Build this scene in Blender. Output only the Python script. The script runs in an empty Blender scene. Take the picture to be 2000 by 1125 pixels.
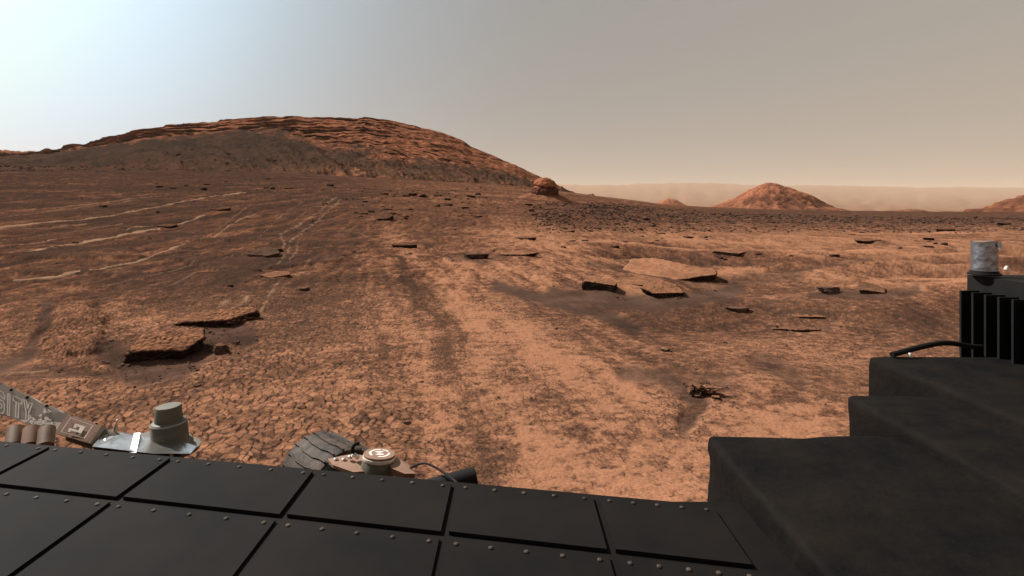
import bpy, bmesh, math, random
import numpy as np
from mathutils import Vector, Matrix

S = bpy.context.scene
C = S.collection
R = math.radians

# ------------------------------------------------------------------ camera
F = 1000.0            # focal length in photograph pixels (photo is 2000 wide)
HZ = 415.0            # level line of the camera in photograph pixels
CAMH = 2.0
cd = bpy.data.cameras.new('camera')
cam = bpy.data.objects.new('camera', cd)
C.objects.link(cam)
cam.location = (0, 0, CAMH)
cam.rotation_euler = (R(90), 0, 0)
cd.sensor_width = 36.0
cd.lens = 36.0 * F / 2000.0
cd.shift_y = (HZ - 562.5) / 2000.0
cd.clip_start = 0.05
cd.clip_end = 120000
S.camera = cam

# ------------------------------------------------------------------ light
SUN_AZ = -60.0        # degrees from straight ahead, negative = left
SUN_EL = 42.0
sa, se = R(SUN_AZ), R(SUN_EL)
sun_dir = Vector((math.sin(sa) * math.cos(se), math.cos(sa) * math.cos(se), math.sin(se)))
ld = bpy.data.lights.new('sun', 'SUN')
ld.energy = 5.0
ld.angle = R(0.5)
ld.color = (1.0, 0.95, 0.88)
sun = bpy.data.objects.new('sun', ld)
C.objects.link(sun)
sun.rotation_euler = sun_dir.to_track_quat('Z', 'Y').to_euler()

W = bpy.data.worlds.new('World')
S.world = W
W.use_nodes = True
wn, wl = W.node_tree.nodes, W.node_tree.links
wn.clear()
w_out = wn.new('ShaderNodeOutputWorld')
w_bg = wn.new('ShaderNodeBackground')
w_sky = wn.new('ShaderNodeTexSky')
w_sky.sky_type = 'NISHITA'
w_sky.sun_disc = False
w_sky.sun_elevation = se
w_sky.sun_rotation = sa
w_sky.altitude = 0
w_sky.air_density = 1.0
w_sky.dust_density = 6.0
w_sky.ozone_density = 0.0
w_bw = wn.new('ShaderNodeRGBToBW')
wl.new(w_sky.outputs[0], w_bw.inputs[0])
w_tc = wn.new('ShaderNodeTexCoord')
w_nrm = wn.new('ShaderNodeVectorMath'); w_nrm.operation = 'NORMALIZE'
wl.new(w_tc.outputs['Generated'], w_nrm.inputs[0])
w_dot = wn.new('ShaderNodeVectorMath'); w_dot.operation = 'DOT_PRODUCT'
wl.new(w_nrm.outputs[0], w_dot.inputs[0])
gl = Vector((math.sin(sa), math.cos(sa), 0.45)).normalized()
w_dot.inputs[1].default_value = tuple(gl)
w_ramp = wn.new('ShaderNodeValToRGB')     # dust sky: tan away from the sun, blue-white near it
w_mr = wn.new('ShaderNodeMapRange')
w_mr.inputs['From Min'].default_value = -1.0
w_mr.inputs['From Max'].default_value = 1.0
wl.new(w_dot.outputs['Value'], w_mr.inputs['Value'])
wl.new(w_mr.outputs[0], w_ramp.inputs[0])
SKY_STOPS = [(0.0, (0.37, 0.35, 0.315)), (0.42, (0.35, 0.335, 0.305)), (0.62, (0.31, 0.31, 0.30)), (0.77, (0.28, 0.295, 0.295)),
             (0.86, (0.32, 0.37, 0.41)), (0.915, (0.42, 0.54, 0.625)), (0.958, (0.63, 0.85, 1.02)), (1.0, (0.95, 1.2, 1.4))]
els = w_ramp.color_ramp.elements
els[0].position, els[0].color = SKY_STOPS[0][0], SKY_STOPS[0][1] + (1,)
els[1].position, els[1].color = SKY_STOPS[-1][0], SKY_STOPS[-1][1] + (1,)
for p, c in SKY_STOPS[1:-1]:
    e = els.new(p); e.color = c + (1,)
w_ramp.color_ramp.interpolation = 'B_SPLINE'
# brightness keeps a share of the physical sky's own gradient
w_g = wn.new('ShaderNodeMath'); w_g.operation = 'MULTIPLY_ADD'
wl.new(w_bw.outputs[0], w_g.inputs[0])
w_g.inputs[1].default_value = 0.012
w_g.inputs[2].default_value = 0.93
w_mul = wn.new('ShaderNodeVectorMath'); w_mul.operation = 'SCALE'
wl.new(w_ramp.outputs[0], w_mul.inputs[0])
wl.new(w_g.outputs[0], w_mul.inputs['Scale'])
wl.new(w_mul.outputs[0], w_bg.inputs['Color'])
w_bg.inputs['Strength'].default_value = 0.62
wl.new(w_bg.outputs[0], w_out.inputs['Surface'])

S.view_settings.view_transform = 'Standard'
S.view_settings.look = 'None'
S.view_settings.gamma = 1.0
S.view_settings.exposure = 0.7
S.view_settings.use_curve_mapping = False
S.render.engine = 'CYCLES'
S.cycles.max_bounces = 5
S.cycles.diffuse_bounces = 2
S.cycles.glossy_bounces = 3
S.cycles.volume_bounces = 1
S.cycles.use_denoising = True

# ------------------------------------------------------------------ numpy noise
_RT = np.random.RandomState(1234).rand(65536).astype(np.float32)
def _h(ix, iy, iz, seed):
    """lattice value from a random table"""
    i = np.asarray(ix).astype(np.int32); j = np.asarray(iy).astype(np.int32); k = np.asarray(iz).astype(np.int32)
    n = i * np.int32(73856093) ^ j * np.int32(19349663) ^ k * np.int32(83492791) ^ np.int32((seed * 2654435 + 977) & 0x7FFFFFF)
    n = n ^ (n >> 15)
    n = n * np.int32(668265263)
    return _RT[(n >> 13) & 65535]

def _fade(t):
    return t * t * t * (t * (t * 6 - 15) + 10)

from concurrent.futures import ThreadPoolExecutor
_POOL = ThreadPoolExecutor(4)
def _par(fn, arrs):
    """evaluate fn over large arrays in cache-sized pieces"""
    a = [np.asarray(q) for q in np.broadcast_arrays(*arrs)]
    shp = a[0].shape
    a = [q.ravel() for q in a]
    n = a[0].size
    if n < 60000: return fn(*a).reshape(shp)
    out = np.empty(n, np.float32)
    def job(k):
        sl = slice(k, min(n, k + 32768)); out[sl] = fn(*[q[sl] for q in a])
    list(_POOL.map(job, range(0, n, 32768)))
    return out.reshape(shp)

def _vn2(x, y, seed):
    fx0, fy0 = np.floor(x), np.floor(y)
    fx, fy = _fade((x - fx0).astype(np.float32)), _fade((y - fy0).astype(np.float32))
    i, j = fx0.astype(np.int32), fy0.astype(np.int32)
    a, b = _h(i, j, 0, seed), _h(i + 1, j, 0, seed)
    c, d = _h(i, j + 1, 0, seed), _h(i + 1, j + 1, 0, seed)
    return (a + (b - a) * fx) * (1 - fy) + (c + (d - c) * fx) * fy

def vn2(x, y, seed=0):
    return _par(lambda p, q: _vn2(p, q, seed), (x, y))

def vn3(x, y, z, seed=0):
    ix, iy, iz = np.floor(x), np.floor(y), np.floor(z)
    fx, fy, fz = _fade(x - ix), _fade(y - iy), _fade(z - iz)
    r = 0
    for k, wz in ((0, 1 - fz), (1, fz)):
        a, b = _h(ix, iy, iz + k, seed), _h(ix + 1, iy, iz + k, seed)
        c, d = _h(ix, iy + 1, iz + k, seed), _h(ix + 1, iy + 1, iz + k, seed)
        r = r + ((a + (b - a) * fx) * (1 - fy) + (c + (d - c) * fx) * fy) * wz
    return r

def fbm2(x, y, o=4, seed=0, g=0.5):
    def one(p, q):
        r, a, s, t = 0, 1.0, 1.0, 0.0
        for k in range(o):
            r = r + np.float32(a) * (_vn2(p * s + 17.3 * k, q * s - 9.1 * k, seed + k) * 2 - 1)
            t += a; a *= g; s *= 2.03
        return r / np.float32(t)
    return _par(one, (x, y))

def fbm3(x, y, z, o=4, seed=0, g=0.5):
    r, a, s, t = 0, 1.0, 1.0, 0.0
    for k in range(o):
        r = r + a * (vn3(x * s + 7.3 * k, y * s - 9.1 * k, z * s + 3.7 * k, seed + k) * 2 - 1)
        t += a; a *= g; s *= 2.03
    return r / t

def _voro(x, y, seed, jit):
    ix, iy = np.floor(x).astype(np.int32), np.floor(y).astype(np.int32)
    f1 = np.full(x.shape, 9.0, np.float32); f2 = f1.copy(); idv = np.zeros(x.shape, np.float32); oy = idv.copy()
    for dx in (-1, 0, 1):
        for dy in (-1, 0, 1):
            cx, cy = ix + dx, iy + dy
            ex = (cx + 0.5 - x + jit * (_h(cx, cy, 0, seed) - 0.5)).astype(np.float32)
            ey = (cy + 0.5 - y + jit * (_h(cx, cy, 0, seed + 1) - 0.5)).astype(np.float32)
            d = np.sqrt(ex * ex + ey * ey)
            nb = d < f1
            f2 = np.where(nb, f1, np.minimum(f2, d))
            idv = np.where(nb, _h(cx, cy, 0, seed + 2), idv)
            oy = np.where(nb, -ey, oy)
            f1 = np.where(nb, d, f1)
    return f1, f2, idv, oy

def voro(x, y, seed=0, jit=0.85):
    shp = x.shape; x = x.ravel(); y = y.ravel(); n = x.size
    out = [np.empty(n, np.float32) for _ in range(4)]
    def job(k):
        sl = slice(k, min(n, k + 32768))
        for o_, r_ in zip(out, _voro(x[sl], y[sl], seed, jit)): o_[sl] = r_
    list(_POOL.map(job, range(0, n, 32768)))
    voro.oy = out[3].reshape(shp)
    return out[0].reshape(shp), out[1].reshape(shp), out[2].reshape(shp)

def sstep(a, b, x):
    t = np.clip((x - a) / (b - a), 0, 1)
    return t * t * (3 - 2 * t)

def poly_dist(px, py, pts):
    """distance in pixels to a polyline and the position along it"""
    P = np.array(pts, float); m = 170.0
    full = np.full(px.shape, 1e9, np.float32)
    sel = np.nonzero((px > P[:, 0].min() - m) & (px < P[:, 0].max() + m) & (py > P[:, 1].min() - m) & (py < P[:, 1].max() + m))[0]
    px, py = px[sel], py[sel]
    best = np.full(px.shape, 1e9, np.float32)
    for (x0, y0), (x1, y1) in zip(pts[:-1], pts[1:]):
        dx, dy = x1 - x0, y1 - y0
        t = np.clip(((px - x0) * dx + (py - y0) * dy) / (dx * dx + dy * dy + 1e-9), 0, 1)
        d = np.hypot(px - x0 - t * dx, (py - y0 - t * dy) * 1.0)
        best = np.minimum(best, d)
    full[sel] = best
    return full

# ------------------------------------------------------------------ terrain base
U_T = np.array([-3.0, -1.2, -1.0, -0.8, -0.5, -0.2, 0.0, 0.1, 0.2, 0.3, 0.4, 0.55, 0.7, 1.0, 3.0])
S_T = np.array([0.10, 0.125, 0.121, 0.116, 0.104, 0.086, 0.073, 0.064, 0.048, 0.031, 0.022, 0.016, 0.012, 0.012, 0.0])
_uu = np.linspace(-3, 3, 1201)
_ss = np.interp(_uu, U_T, S_T)
_k = np.exp(-0.5 * (np.arange(-40, 41) / 14.0) ** 2); _k /= _k.sum()
_ss = np.convolve(np.pad(_ss, 40, mode='edge'), _k, mode='valid')

def base_z(X, Y):
    r = np.hypot(X, Y)
    th = np.arctan2(X, Y)
    u = np.tan(np.clip(th, -1.24, 1.24))
    sl = np.interp(u, _uu, _ss) * np.where(np.abs(th) > 1.24, np.maximum(0, 1 - (np.abs(th) - 1.24) / 1.0), 1)
    d = r * np.maximum(np.cos(th), 0.3)
    ramp = d - 14 * (1 - np.exp(-d / 14))
    ramp = np.where(ramp < 110, ramp, 110 + 60 * (1 - np.exp(-(np.minimum(ramp, 4000) - 110) / 60)))
    fall = 1 - sstep(900, 3000, r)
    z = sl * ramp * fall
    big = np.exp(-((d - 40) / 38) ** 2)
    z = z + 0.22 * big * fbm2(X / 13.0, Y / 7.0, 3, 5) + 0.9 * sstep(40, 150, d) * fall * fbm2(X / 45, Y / 30, 3, 8)
    # soft drifts of sand on the right
    dr = sstep(0.08, 0.45, u) * np.exp(-((d - 20) / 11) ** 2)
    z = z + 0.26 * dr * np.sin((X * 0.35 + Y * 1.0) / 1.9 + 3.4 * fbm2(X / 6, Y / 6, 2, 12)) + 0.50 * dr * fbm2(X / 5.5, Y / 3.0, 3, 14)
    return z

def proj(X, Y, Z):
    return 1000 + F * X / Y, HZ - F * (Z - CAMH) / Y

def unp(px, py, d):
    return Vector(((px - 1000) / F * d, d, CAMH - (py - HZ) / F * d))

_yy = np.geomspace(1.5, 400, 420)
_cols = {}
def on_ground(px, py, flat=False):
    """first point of the terrain seen through a pixel of the photograph"""
    key = round(px / 6)
    if key not in _cols:
        X = (key * 6 - 1000) / F * _yy
        _cols[key] = HZ - F * (base_z(X, _yy) - CAMH) / _yy
    pp = _cols[key]
    k = int(np.argmax(pp <= py))
    if pp[k] > py: k = len(_yy) - 1
    y = float(_yy[k])
    if 0 < k and pp[k] <= py:
        t = (pp[k - 1] - py) / (pp[k - 1] - pp[k] + 1e-9)
        y = float(_yy[k - 1] + t * (_yy[k] - _yy[k - 1]))
    x = (px - 1000) / F * y
    return x, y, 0.0 if flat else float(base_z(np.array([x]), np.array([y]))[0])

# ------------------------------------------------------------------ object helpers
def link(name, me, mat=None, parent=None, label=None, cat=None, group=None, kind=None):
    o = bpy.data.objects.new(name, me)
    C.objects.link(o)
    if me is not None and mat is not None and not me.materials:
        me.materials.append(mat)
    if parent is not None: o.parent = parent
    if label: o['label'] = label
    if cat: o['category'] = cat
    if group: o['group'] = group
    if kind: o['kind'] = kind
    return o

def np_mesh(name, v, quads=None, tris=None, smooth=True, col=None):
    me = bpy.data.meshes.new(name)
    nv = len(v)
    me.vertices.add(nv)
    me.vertices.foreach_set('co', np.ascontiguousarray(v, dtype=np.float32).ravel())
    loops, starts, n = [], [], 0
    if quads is not None and len(quads):
        q = np.asarray(quads, dtype=np.int32); loops.append(q.ravel()); starts.append(np.arange(len(q)) * 4); n = len(q) * 4
    if tris is not None and len(tris):
        t = np.asarray(tris, dtype=np.int32); loops.append(t.ravel()); starts.append(n + np.arange(len(t)) * 3)
    L = np.concatenate(loops).astype(np.int32); st = np.concatenate(starts).astype(np.int32)
    me.loops.add(len(L)); me.loops.foreach_set('vertex_index', L)
    me.polygons.add(len(st)); me.polygons.foreach_set('loop_start', st)
    me.update(calc_edges=True)
    me.validate()
    me.polygons.foreach_set('use_smooth', np.full(len(me.polygons), smooth, dtype=bool))
    if col is not None:
        a = me.attributes.new('col', 'FLOAT_COLOR', 'POINT')
        c4 = np.ones((nv, 4), np.float32); c4[:, :3] = col
        a.data.foreach_set('color', c4.ravel())
    return me

def grid_quads(nr, nc, wrap=False):
    i = np.arange(nr - 1)[:, None]; j = np.arange(nc if wrap else nc - 1)[None, :]
    j2 = (j + 1) % nc
    return np.stack([i * nc + j + 0 * i, i * nc + j2, (i + 1) * nc + j2, (i + 1) * nc + j], -1).reshape(-1, 4)

# ------------------------------------------------------------------ materials
def new_mat(name):
    m = bpy.data.materials.new(name); m.use_nodes = True
    nt = m.node_tree
    return m, nt, nt.nodes['Principled BSDF']

def tex_noise(nt, vec, scale, detail=4, rough=0.6):
    n = nt.nodes.new('ShaderNodeTexNoise')
    n.inputs['Scale'].default_value = scale
    n.inputs['Detail'].default_value = detail
    n.inputs['Roughness'].default_value = rough
    nt.links.new(vec, n.inputs['Vector'])
    return n

def ramp(nt, fac, stops):
    r = nt.nodes.new('ShaderNodeValToRGB')
    e = r.color_ramp.elements
    e[0].position, e[0].color = stops[0][0], tuple(stops[0][1]) + (1,)
    e[1].position, e[1].color = stops[-1][0], tuple(stops[-1][1]) + (1,)
    for p, c in stops[1:-1]:
        k = e.new(p); k.color = tuple(c) + (1,)
    nt.links.new(fac, r.inputs[0])
    return r

def mixc(nt, fac, a, b, mode='MIX'):
    m = nt.nodes.new('ShaderNodeMix'); m.data_type = 'RGBA'; m.blend_type = mode
    if isinstance(fac, (int, float)): m.inputs[0].default_value = fac
    else: nt.links.new(fac, m.inputs[0])
    for sock, v in ((m.inputs[6], a), (m.inputs[7], b)):
        if isinstance(v, tuple): sock.default_value = v + (1,)
        else: nt.links.new(v, sock)
    return m.outputs[2]

def mat_attr(name, scales, amount, bump, rough=0.95):
    """soil and rock: colour of the deposits from the mesh, fine grain from noise"""
    m, nt, b = new_mat(name)
    at = nt.nodes.new('ShaderNodeAttribute'); at.attribute_name = 'col'
    tc = nt.nodes.new('ShaderNodeTexCoord')
    out = at.outputs['Color']
    hts = []
    for sc in scales:
        n = tex_noise(nt, tc.outputs['Object'], sc, 5, 0.65)
        r = ramp(nt, n.outputs[0], [(0.28, (1 - amount,) * 3), (0.72, (1 + amount,) * 3)])
        out = mixc(nt, 1.0, out, r.outputs[0], 'MULTIPLY')
        hts.append((n, sc))
    nt.links.new(out, b.inputs['Base Color'])
    b.inputs['Roughness'].default_value = rough
    b.inputs['Specular IOR Level'].default_value = 0.0
    prev = None
    for n, sc in hts:
        bp = nt.nodes.new('ShaderNodeBump')
        bp.inputs['Strength'].default_value = bump
        bp.inputs['Distance'].default_value = 0.35 / sc
        nt.links.new(n.outputs[0], bp.inputs['Height'])
        if prev: nt.links.new(prev.outputs[0], bp.inputs['Normal'])
        prev = bp
    if prev: nt.links.new(prev.outputs[0], b.inputs['Normal'])
    return m

M_GROUND = mat_attr('dusty_bedrock', [55, 260], 0.30, 0.55)
M_HILL = mat_attr('layered_rock', [0.35, 1.6], 0.25, 0.8)
M_ROCK = mat_attr('dusty_stone', [28, 120], 0.32, 0.7)
M_FAR = mat_attr('far_crater_wall', [0.004], 0.15, 0.2)

def mat_simple(name, c0, c1, scale, rough=0.6, metal=0.0, bump=0.0, spec=0.5, detail=5):
    m, nt, b = new_mat(name)
    tc = nt.nodes.new('ShaderNodeTexCoord')
    n = tex_noise(nt, tc.outputs['Object'], scale, detail, 0.6)
    r = ramp(nt, n.outputs[0], [(0.35, c0), (0.68, c1)])
    nt.links.new(r.outputs[0], b.inputs['Base Color'])
    b.inputs['Roughness'].default_value = rough
    b.inputs['Metallic'].default_value = metal
    b.inputs['Specular IOR Level'].default_value = spec
    if bump:
        bp = nt.nodes.new('ShaderNodeBump'); bp.inputs['Strength'].default_value = bump
        bp.inputs['Distance'].default_value = 0.2 / scale
        nt.links.new(n.outputs[0], bp.inputs['Height']); nt.links.new(bp.outputs[0], b.inputs['Normal'])
    return m

M_PLATE = mat_simple('dusty_grey_paint', (0.27, 0.22, 0.185), (0.36, 0.31, 0.265), 9, 0.8)
M_PALE = mat_simple('pale_paint', (0.58, 0.50, 0.43), (0.70, 0.62, 0.54), 30, 0.8)
M_BROWN = mat_simple('dusty_brown_paint', (0.19, 0.10, 0.065), (0.25, 0.14, 0.09), 14, 0.8)
M_ACT = mat_simple('grey_green_anodised', (0.075, 0.070, 0.052), (0.125, 0.105, 0.078), 12, 0.6, 0.0, 0.0, 0.3)
M_STEEL = mat_simple('bright_metal', (0.50, 0.48, 0.46), (0.68, 0.66, 0.64), 25, 0.28, 0.95)
M_DARK = mat_simple('black_anodised', (0.0030, 0.0030, 0.0030), (0.0075, 0.0056, 0.0045), 7, 0.75, 0.0, 0.0, 0.18, 9)
M_DECK = mat_simple('dark_deck_panel', (0.0030, 0.0028, 0.0026), (0.0085, 0.0058, 0.0045), 4.0, 0.85, 0.0, 0.0, 0.12, 9)  # near-black so the unseen rest of the deck reads as plain black
M_WHEEL = mat_simple('worn_wheel_metal', (0.018, 0.015, 0.013), (0.085, 0.058, 0.044), 14, 0.75, 0.1, 0.2, 0.3)
M_BLANKET = mat_simple('black_thermal_blanket', (0.0030, 0.0029, 0.0028), (0.0095, 0.0068, 0.0052), 5, 0.85, 0.0, 0.6, 0.08, 9)  # near-black so the added boxes read as plain black
M_GOLD = mat_simple('dusty_copper_foil', (0.10, 0.052, 0.032), (0.22, 0.13, 0.08), 10, 0.6, 0.0)

# ------------------------------------------------------------------ ground
DUST = np.array([0.235, 0.109, 0.061]); ROCKC = np.array([0.100, 0.045, 0.027])
DARK = np.array([0.040, 0.023, 0.017]); PALE = np.array([0.34, 0.20, 0.125]); GREY = np.array([0.052, 0.031, 0.023])

BRIGHT = [  # drifts of bright dust: polyline in photo pixels, half width, strength
    ([(770, 470), (840, 520), (885, 590), (950, 650), (1050, 705), (1180, 745), (1300, 790)], 26, 0.75),
    ([(735, 588), (795, 625), (835, 680), (800, 722)], 20, 0.6),
    ([(865, 555), (925, 605), (1000, 655)], 14, 0.5),
    ([(1060, 900), (1150, 915), (1260, 950), (1330, 1000)], 60, 0.8),
    ([(1385, 800), (1500, 815), (1620, 835)], 34, 0.7),
    ([(1150, 800), (1080, 840), (1050, 900)], 30, 0.45),
    ([(230, 615), (310, 640), (340, 660)], 26, 0.55),
    ([(1000, 470), (1250, 470), (1500, 480), (1900, 500)], 40, 0.35),
    ([(700, 730), (760, 760), (840, 800)], 30, 0.3),
    ([(0, 455), (60, 420), (180, 405)], 8, 0.3),
]
DARK_SAND = [  # dark basaltic sand: polyline, half width, strength
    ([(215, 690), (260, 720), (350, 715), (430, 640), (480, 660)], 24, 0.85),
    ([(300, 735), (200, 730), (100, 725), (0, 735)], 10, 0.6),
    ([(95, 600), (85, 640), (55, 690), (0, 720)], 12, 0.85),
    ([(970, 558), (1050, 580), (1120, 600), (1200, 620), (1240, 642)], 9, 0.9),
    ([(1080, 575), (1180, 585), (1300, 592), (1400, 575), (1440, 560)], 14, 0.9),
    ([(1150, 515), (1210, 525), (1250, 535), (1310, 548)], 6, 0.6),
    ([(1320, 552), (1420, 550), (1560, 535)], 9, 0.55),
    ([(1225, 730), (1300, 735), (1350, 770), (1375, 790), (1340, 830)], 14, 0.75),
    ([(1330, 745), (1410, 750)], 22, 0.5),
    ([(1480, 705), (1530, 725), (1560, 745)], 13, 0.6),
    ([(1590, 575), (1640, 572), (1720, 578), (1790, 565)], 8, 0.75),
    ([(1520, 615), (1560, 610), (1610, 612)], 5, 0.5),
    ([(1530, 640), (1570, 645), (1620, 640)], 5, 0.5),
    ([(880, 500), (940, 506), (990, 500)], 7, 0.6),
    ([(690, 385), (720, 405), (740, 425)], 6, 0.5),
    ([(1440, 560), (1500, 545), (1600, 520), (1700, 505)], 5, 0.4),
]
PALE_LINES = [
    ([(655, 385), (625, 412), (585, 438), (548, 458), (556, 478), (540, 500)], 2.2, 0.8),
    ([(665, 390), (640, 415), (600, 445), (570, 470), (555, 500), (545, 520)], 2.0, 0.7),
    ([(585, 470), (575, 495), (560, 520)], 2.2, 0.55),
    ([(540, 555), (520, 590), (512, 610)], 3.5, 0.7),
    ([(485, 582), (455, 605)], 4.0, 0.9), ([(450, 585), (428, 600)], 4.0, 0.7),
    ([(735, 470), (700, 455), (640, 450)], 2.0, 0.3),
    ([(605, 510), (590, 530), (575, 550)], 2.5, 0.4),
]
VEINS = [   # ridges of pale vein mineral in the bedrock: polyline, half width, strength
    ([(-60, 503), (0, 497), (60, 492), (140, 479), (180, 472), (260, 456), (312, 448)], 2.4, 1.0),
    ([(340, 440), (370, 432), (400, 420)], 1.8, 0.9),
    ([(28, 549), (90, 543), (155, 533)], 1.9, 1.0), ([(176, 529), (262, 513), (310, 496), (362, 477)], 2.2, 1.0),
    ([(0, 445), (60, 438), (100, 434), (170, 428), (225, 420)], 1.5, 0.9),
    ([(228, 419), (330, 400), (420, 383), (480, 376)], 1.3, 0.8),
    ([(0, 481), (50, 477), (110, 468)], 1.2, 0.7), ([(412, 468), (450, 440), (470, 428), (500, 418)], 1.5, 0.8),
    ([(245, 452), (262, 444), (300, 441)], 1.2, 0.7), ([(0, 449), (90, 446), (170, 438)], 1.0, 0.5),
    ([(100, 744), (170, 743)], 2.6, 0.9), ([(20, 730), (60, 727), (95, 722)], 2.6, 0.8), ([(250, 765), (330, 745)], 2.2, 0.5), ([(190, 527), (240, 524)], 1.2, 0.4), ([(0, 470), (120, 455), (240, 437)], 0.9, 0.4), ([(60, 410), (200, 396), (330, 380)], 0.8, 0.45), ([(380, 480), (420, 452), (455, 425), (490, 400)], 0.9, 0.45), ([(500, 470), (540, 430), (590, 395)], 0.9, 0.4), ([(200, 560), (300, 540), (380, 515)], 1.0, 0.35), ([(0, 425), (140, 408), (260, 392)], 0.8, 0.4), ([(560, 440), (610, 405), (640, 385)], 0.9, 0.4), ([(330, 560), (400, 530), (470, 490)], 1.2, 0.3),
]

SLABS = [
    ('thick dark slab with a cracked orange top at lower left', 237, 350, 704, 681, 643, 0.75, dict(rot=-10, seed=11, cells=0.085, pit=0.09, rough=0.10, roll=-0.08)),
    ('long slab with a black broken front edge, right of the cracked slab', 340, 468, 641, 630, 603, 0.62, dict(rot=-16, seed=24, pit=0.06, rough=0.10, roll=0.1, cells=0.10)),
    ('grey wedge-shaped slab at the left edge of the pale braided veins', 480, 534, 507, 500, 482, 0.75, dict(rot=26, seed=41, roll=0.15, dust=0.12, pale=1)),
    ('pale wedge of rock below the grey wedge-shaped slab', 505, 550, 547, 541, 529, 0.8, dict(rot=10, seed=53, dust=0.75, pale=1)),
    ('thin black flat slab lying crosswise above the bright dust drift', 766, 812, 486, 479, 476, 0.4, dict(rot=3, seed=73, dust=0.3)),
    ('long thin dusty ledge right of the mottled centre rock', 976, 1045, 502, 497, 490, 0.5, dict(rot=-2, seed=83, roll=0.2)),
    ('thick orange-topped block with a black front face, leftmost of the slab trio', 1155, 1213, 572, 556, 543, 0.7, dict(rot=2, seed=92, nside=4, undercut=0.05, pit=0.05, roll=-0.1)),
    ('broken orange plate between the two thick slabs of the trio', 1212, 1302, 563, 557, 541, 0.75, dict(rot=-6, seed=97, nside=5, pit=0.05)),
    ('rounded rough slab with a dark underside, rightmost of the slab trio', 1264, 1346, 583, 574, 549, 0.7, dict(rot=14, seed=101, rough=0.12, pit=0.06, undercut=0.2, roll=0.01)),
    ('broad smooth plate of orange rock behind the slab trio', 1246, 1412, 550, 545, 503, 0.8, dict(rot=-4, seed=118, nside=6, rough=0.05, pit=0.015, undercut=0.0, bury=0.35, dust=1.0, top=1)),
    ('flat-topped brick-shaped slab alone behind the smooth plate', 1412, 1464, 501, 494, 488, 0.5, dict(rot=-4, seed=109, nside=4, rough=0.04, pit=0.02, dust=0.8)),
    ('half-buried brown fin of rock right of the split stone', 1700, 1742, 573, 569, 551, 0.8, dict(rot=-20, seed=127, dust=0.6, pale=1, roll=-0.5)),
    ('worn plate at the far rim of the shallow ring of broken rock', 1555, 1615, 622, 618, 608, 0.6, dict(rot=4, seed=151, rough=0.14, pit=0.06)),
    ('dark ragged plate at the near rim of the shallow ring of broken rock', 1536, 1612, 650, 645, 637, 0.45, dict(rot=-4, seed=157, rough=0.16, pit=0.10, dust=0.6)),
    ('dark forked ledge where two veins meet at left', 298, 340, 446, 442, 437, 0.5, dict(rot=-10, seed=191, dust=0.3, sub=5)),
    ('thin dark ledge above the forked ledge at left', 410, 440, 413, 409, 404, 0.6, dict(rot=-5, seed=197, dust=0.3, sub=5)),
    ('dark angled slab near the top of the braided veins', 735, 764, 433, 427, 421, 0.7, dict(rot=-18, seed=199, dust=0.25, sub=5)),
    ('dusty slab with dark edges on the plain below the butte', 1682, 1728, 477, 471, 464, 0.6, dict(rot=6, seed=211, dust=0.7, sub=5)),
    ('long black slab on the plain near the right hill', 1838, 1872, 453, 448, 446, 0.4, dict(rot=-2, seed=223, dust=0.3, sub=5)),
    ('black slab at the foot of the right hill above the silver can', 1960, 1982, 441, 436, 434, 0.5, dict(rot=8, seed=227, dust=0.2, sub=5)),
    ('flat dark slab near the left end of the dusty plain', 1010, 1042, 469, 465, 461, 0.5, dict(rot=-8, seed=229, dust=0.5, sub=5)),
]
def rows_r():
    a = []
    def seg(p0, p1, n): a.extend(2000.0 / (np.linspace(p0, p1, n, endpoint=False) - HZ))
    seg(1130, 1010, 70); seg(1010, 600, 500); seg(600, 490, 150); seg(490, 432, 140)
    a.extend(np.geomspace(2000.0 / 17.0, 420, 60)); a.extend(np.geomspace(430, 20000, 40))
    return np.concatenate([[0.05, 0.5, 1.0, 1.6, 2.2], np.array(a)])

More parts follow.
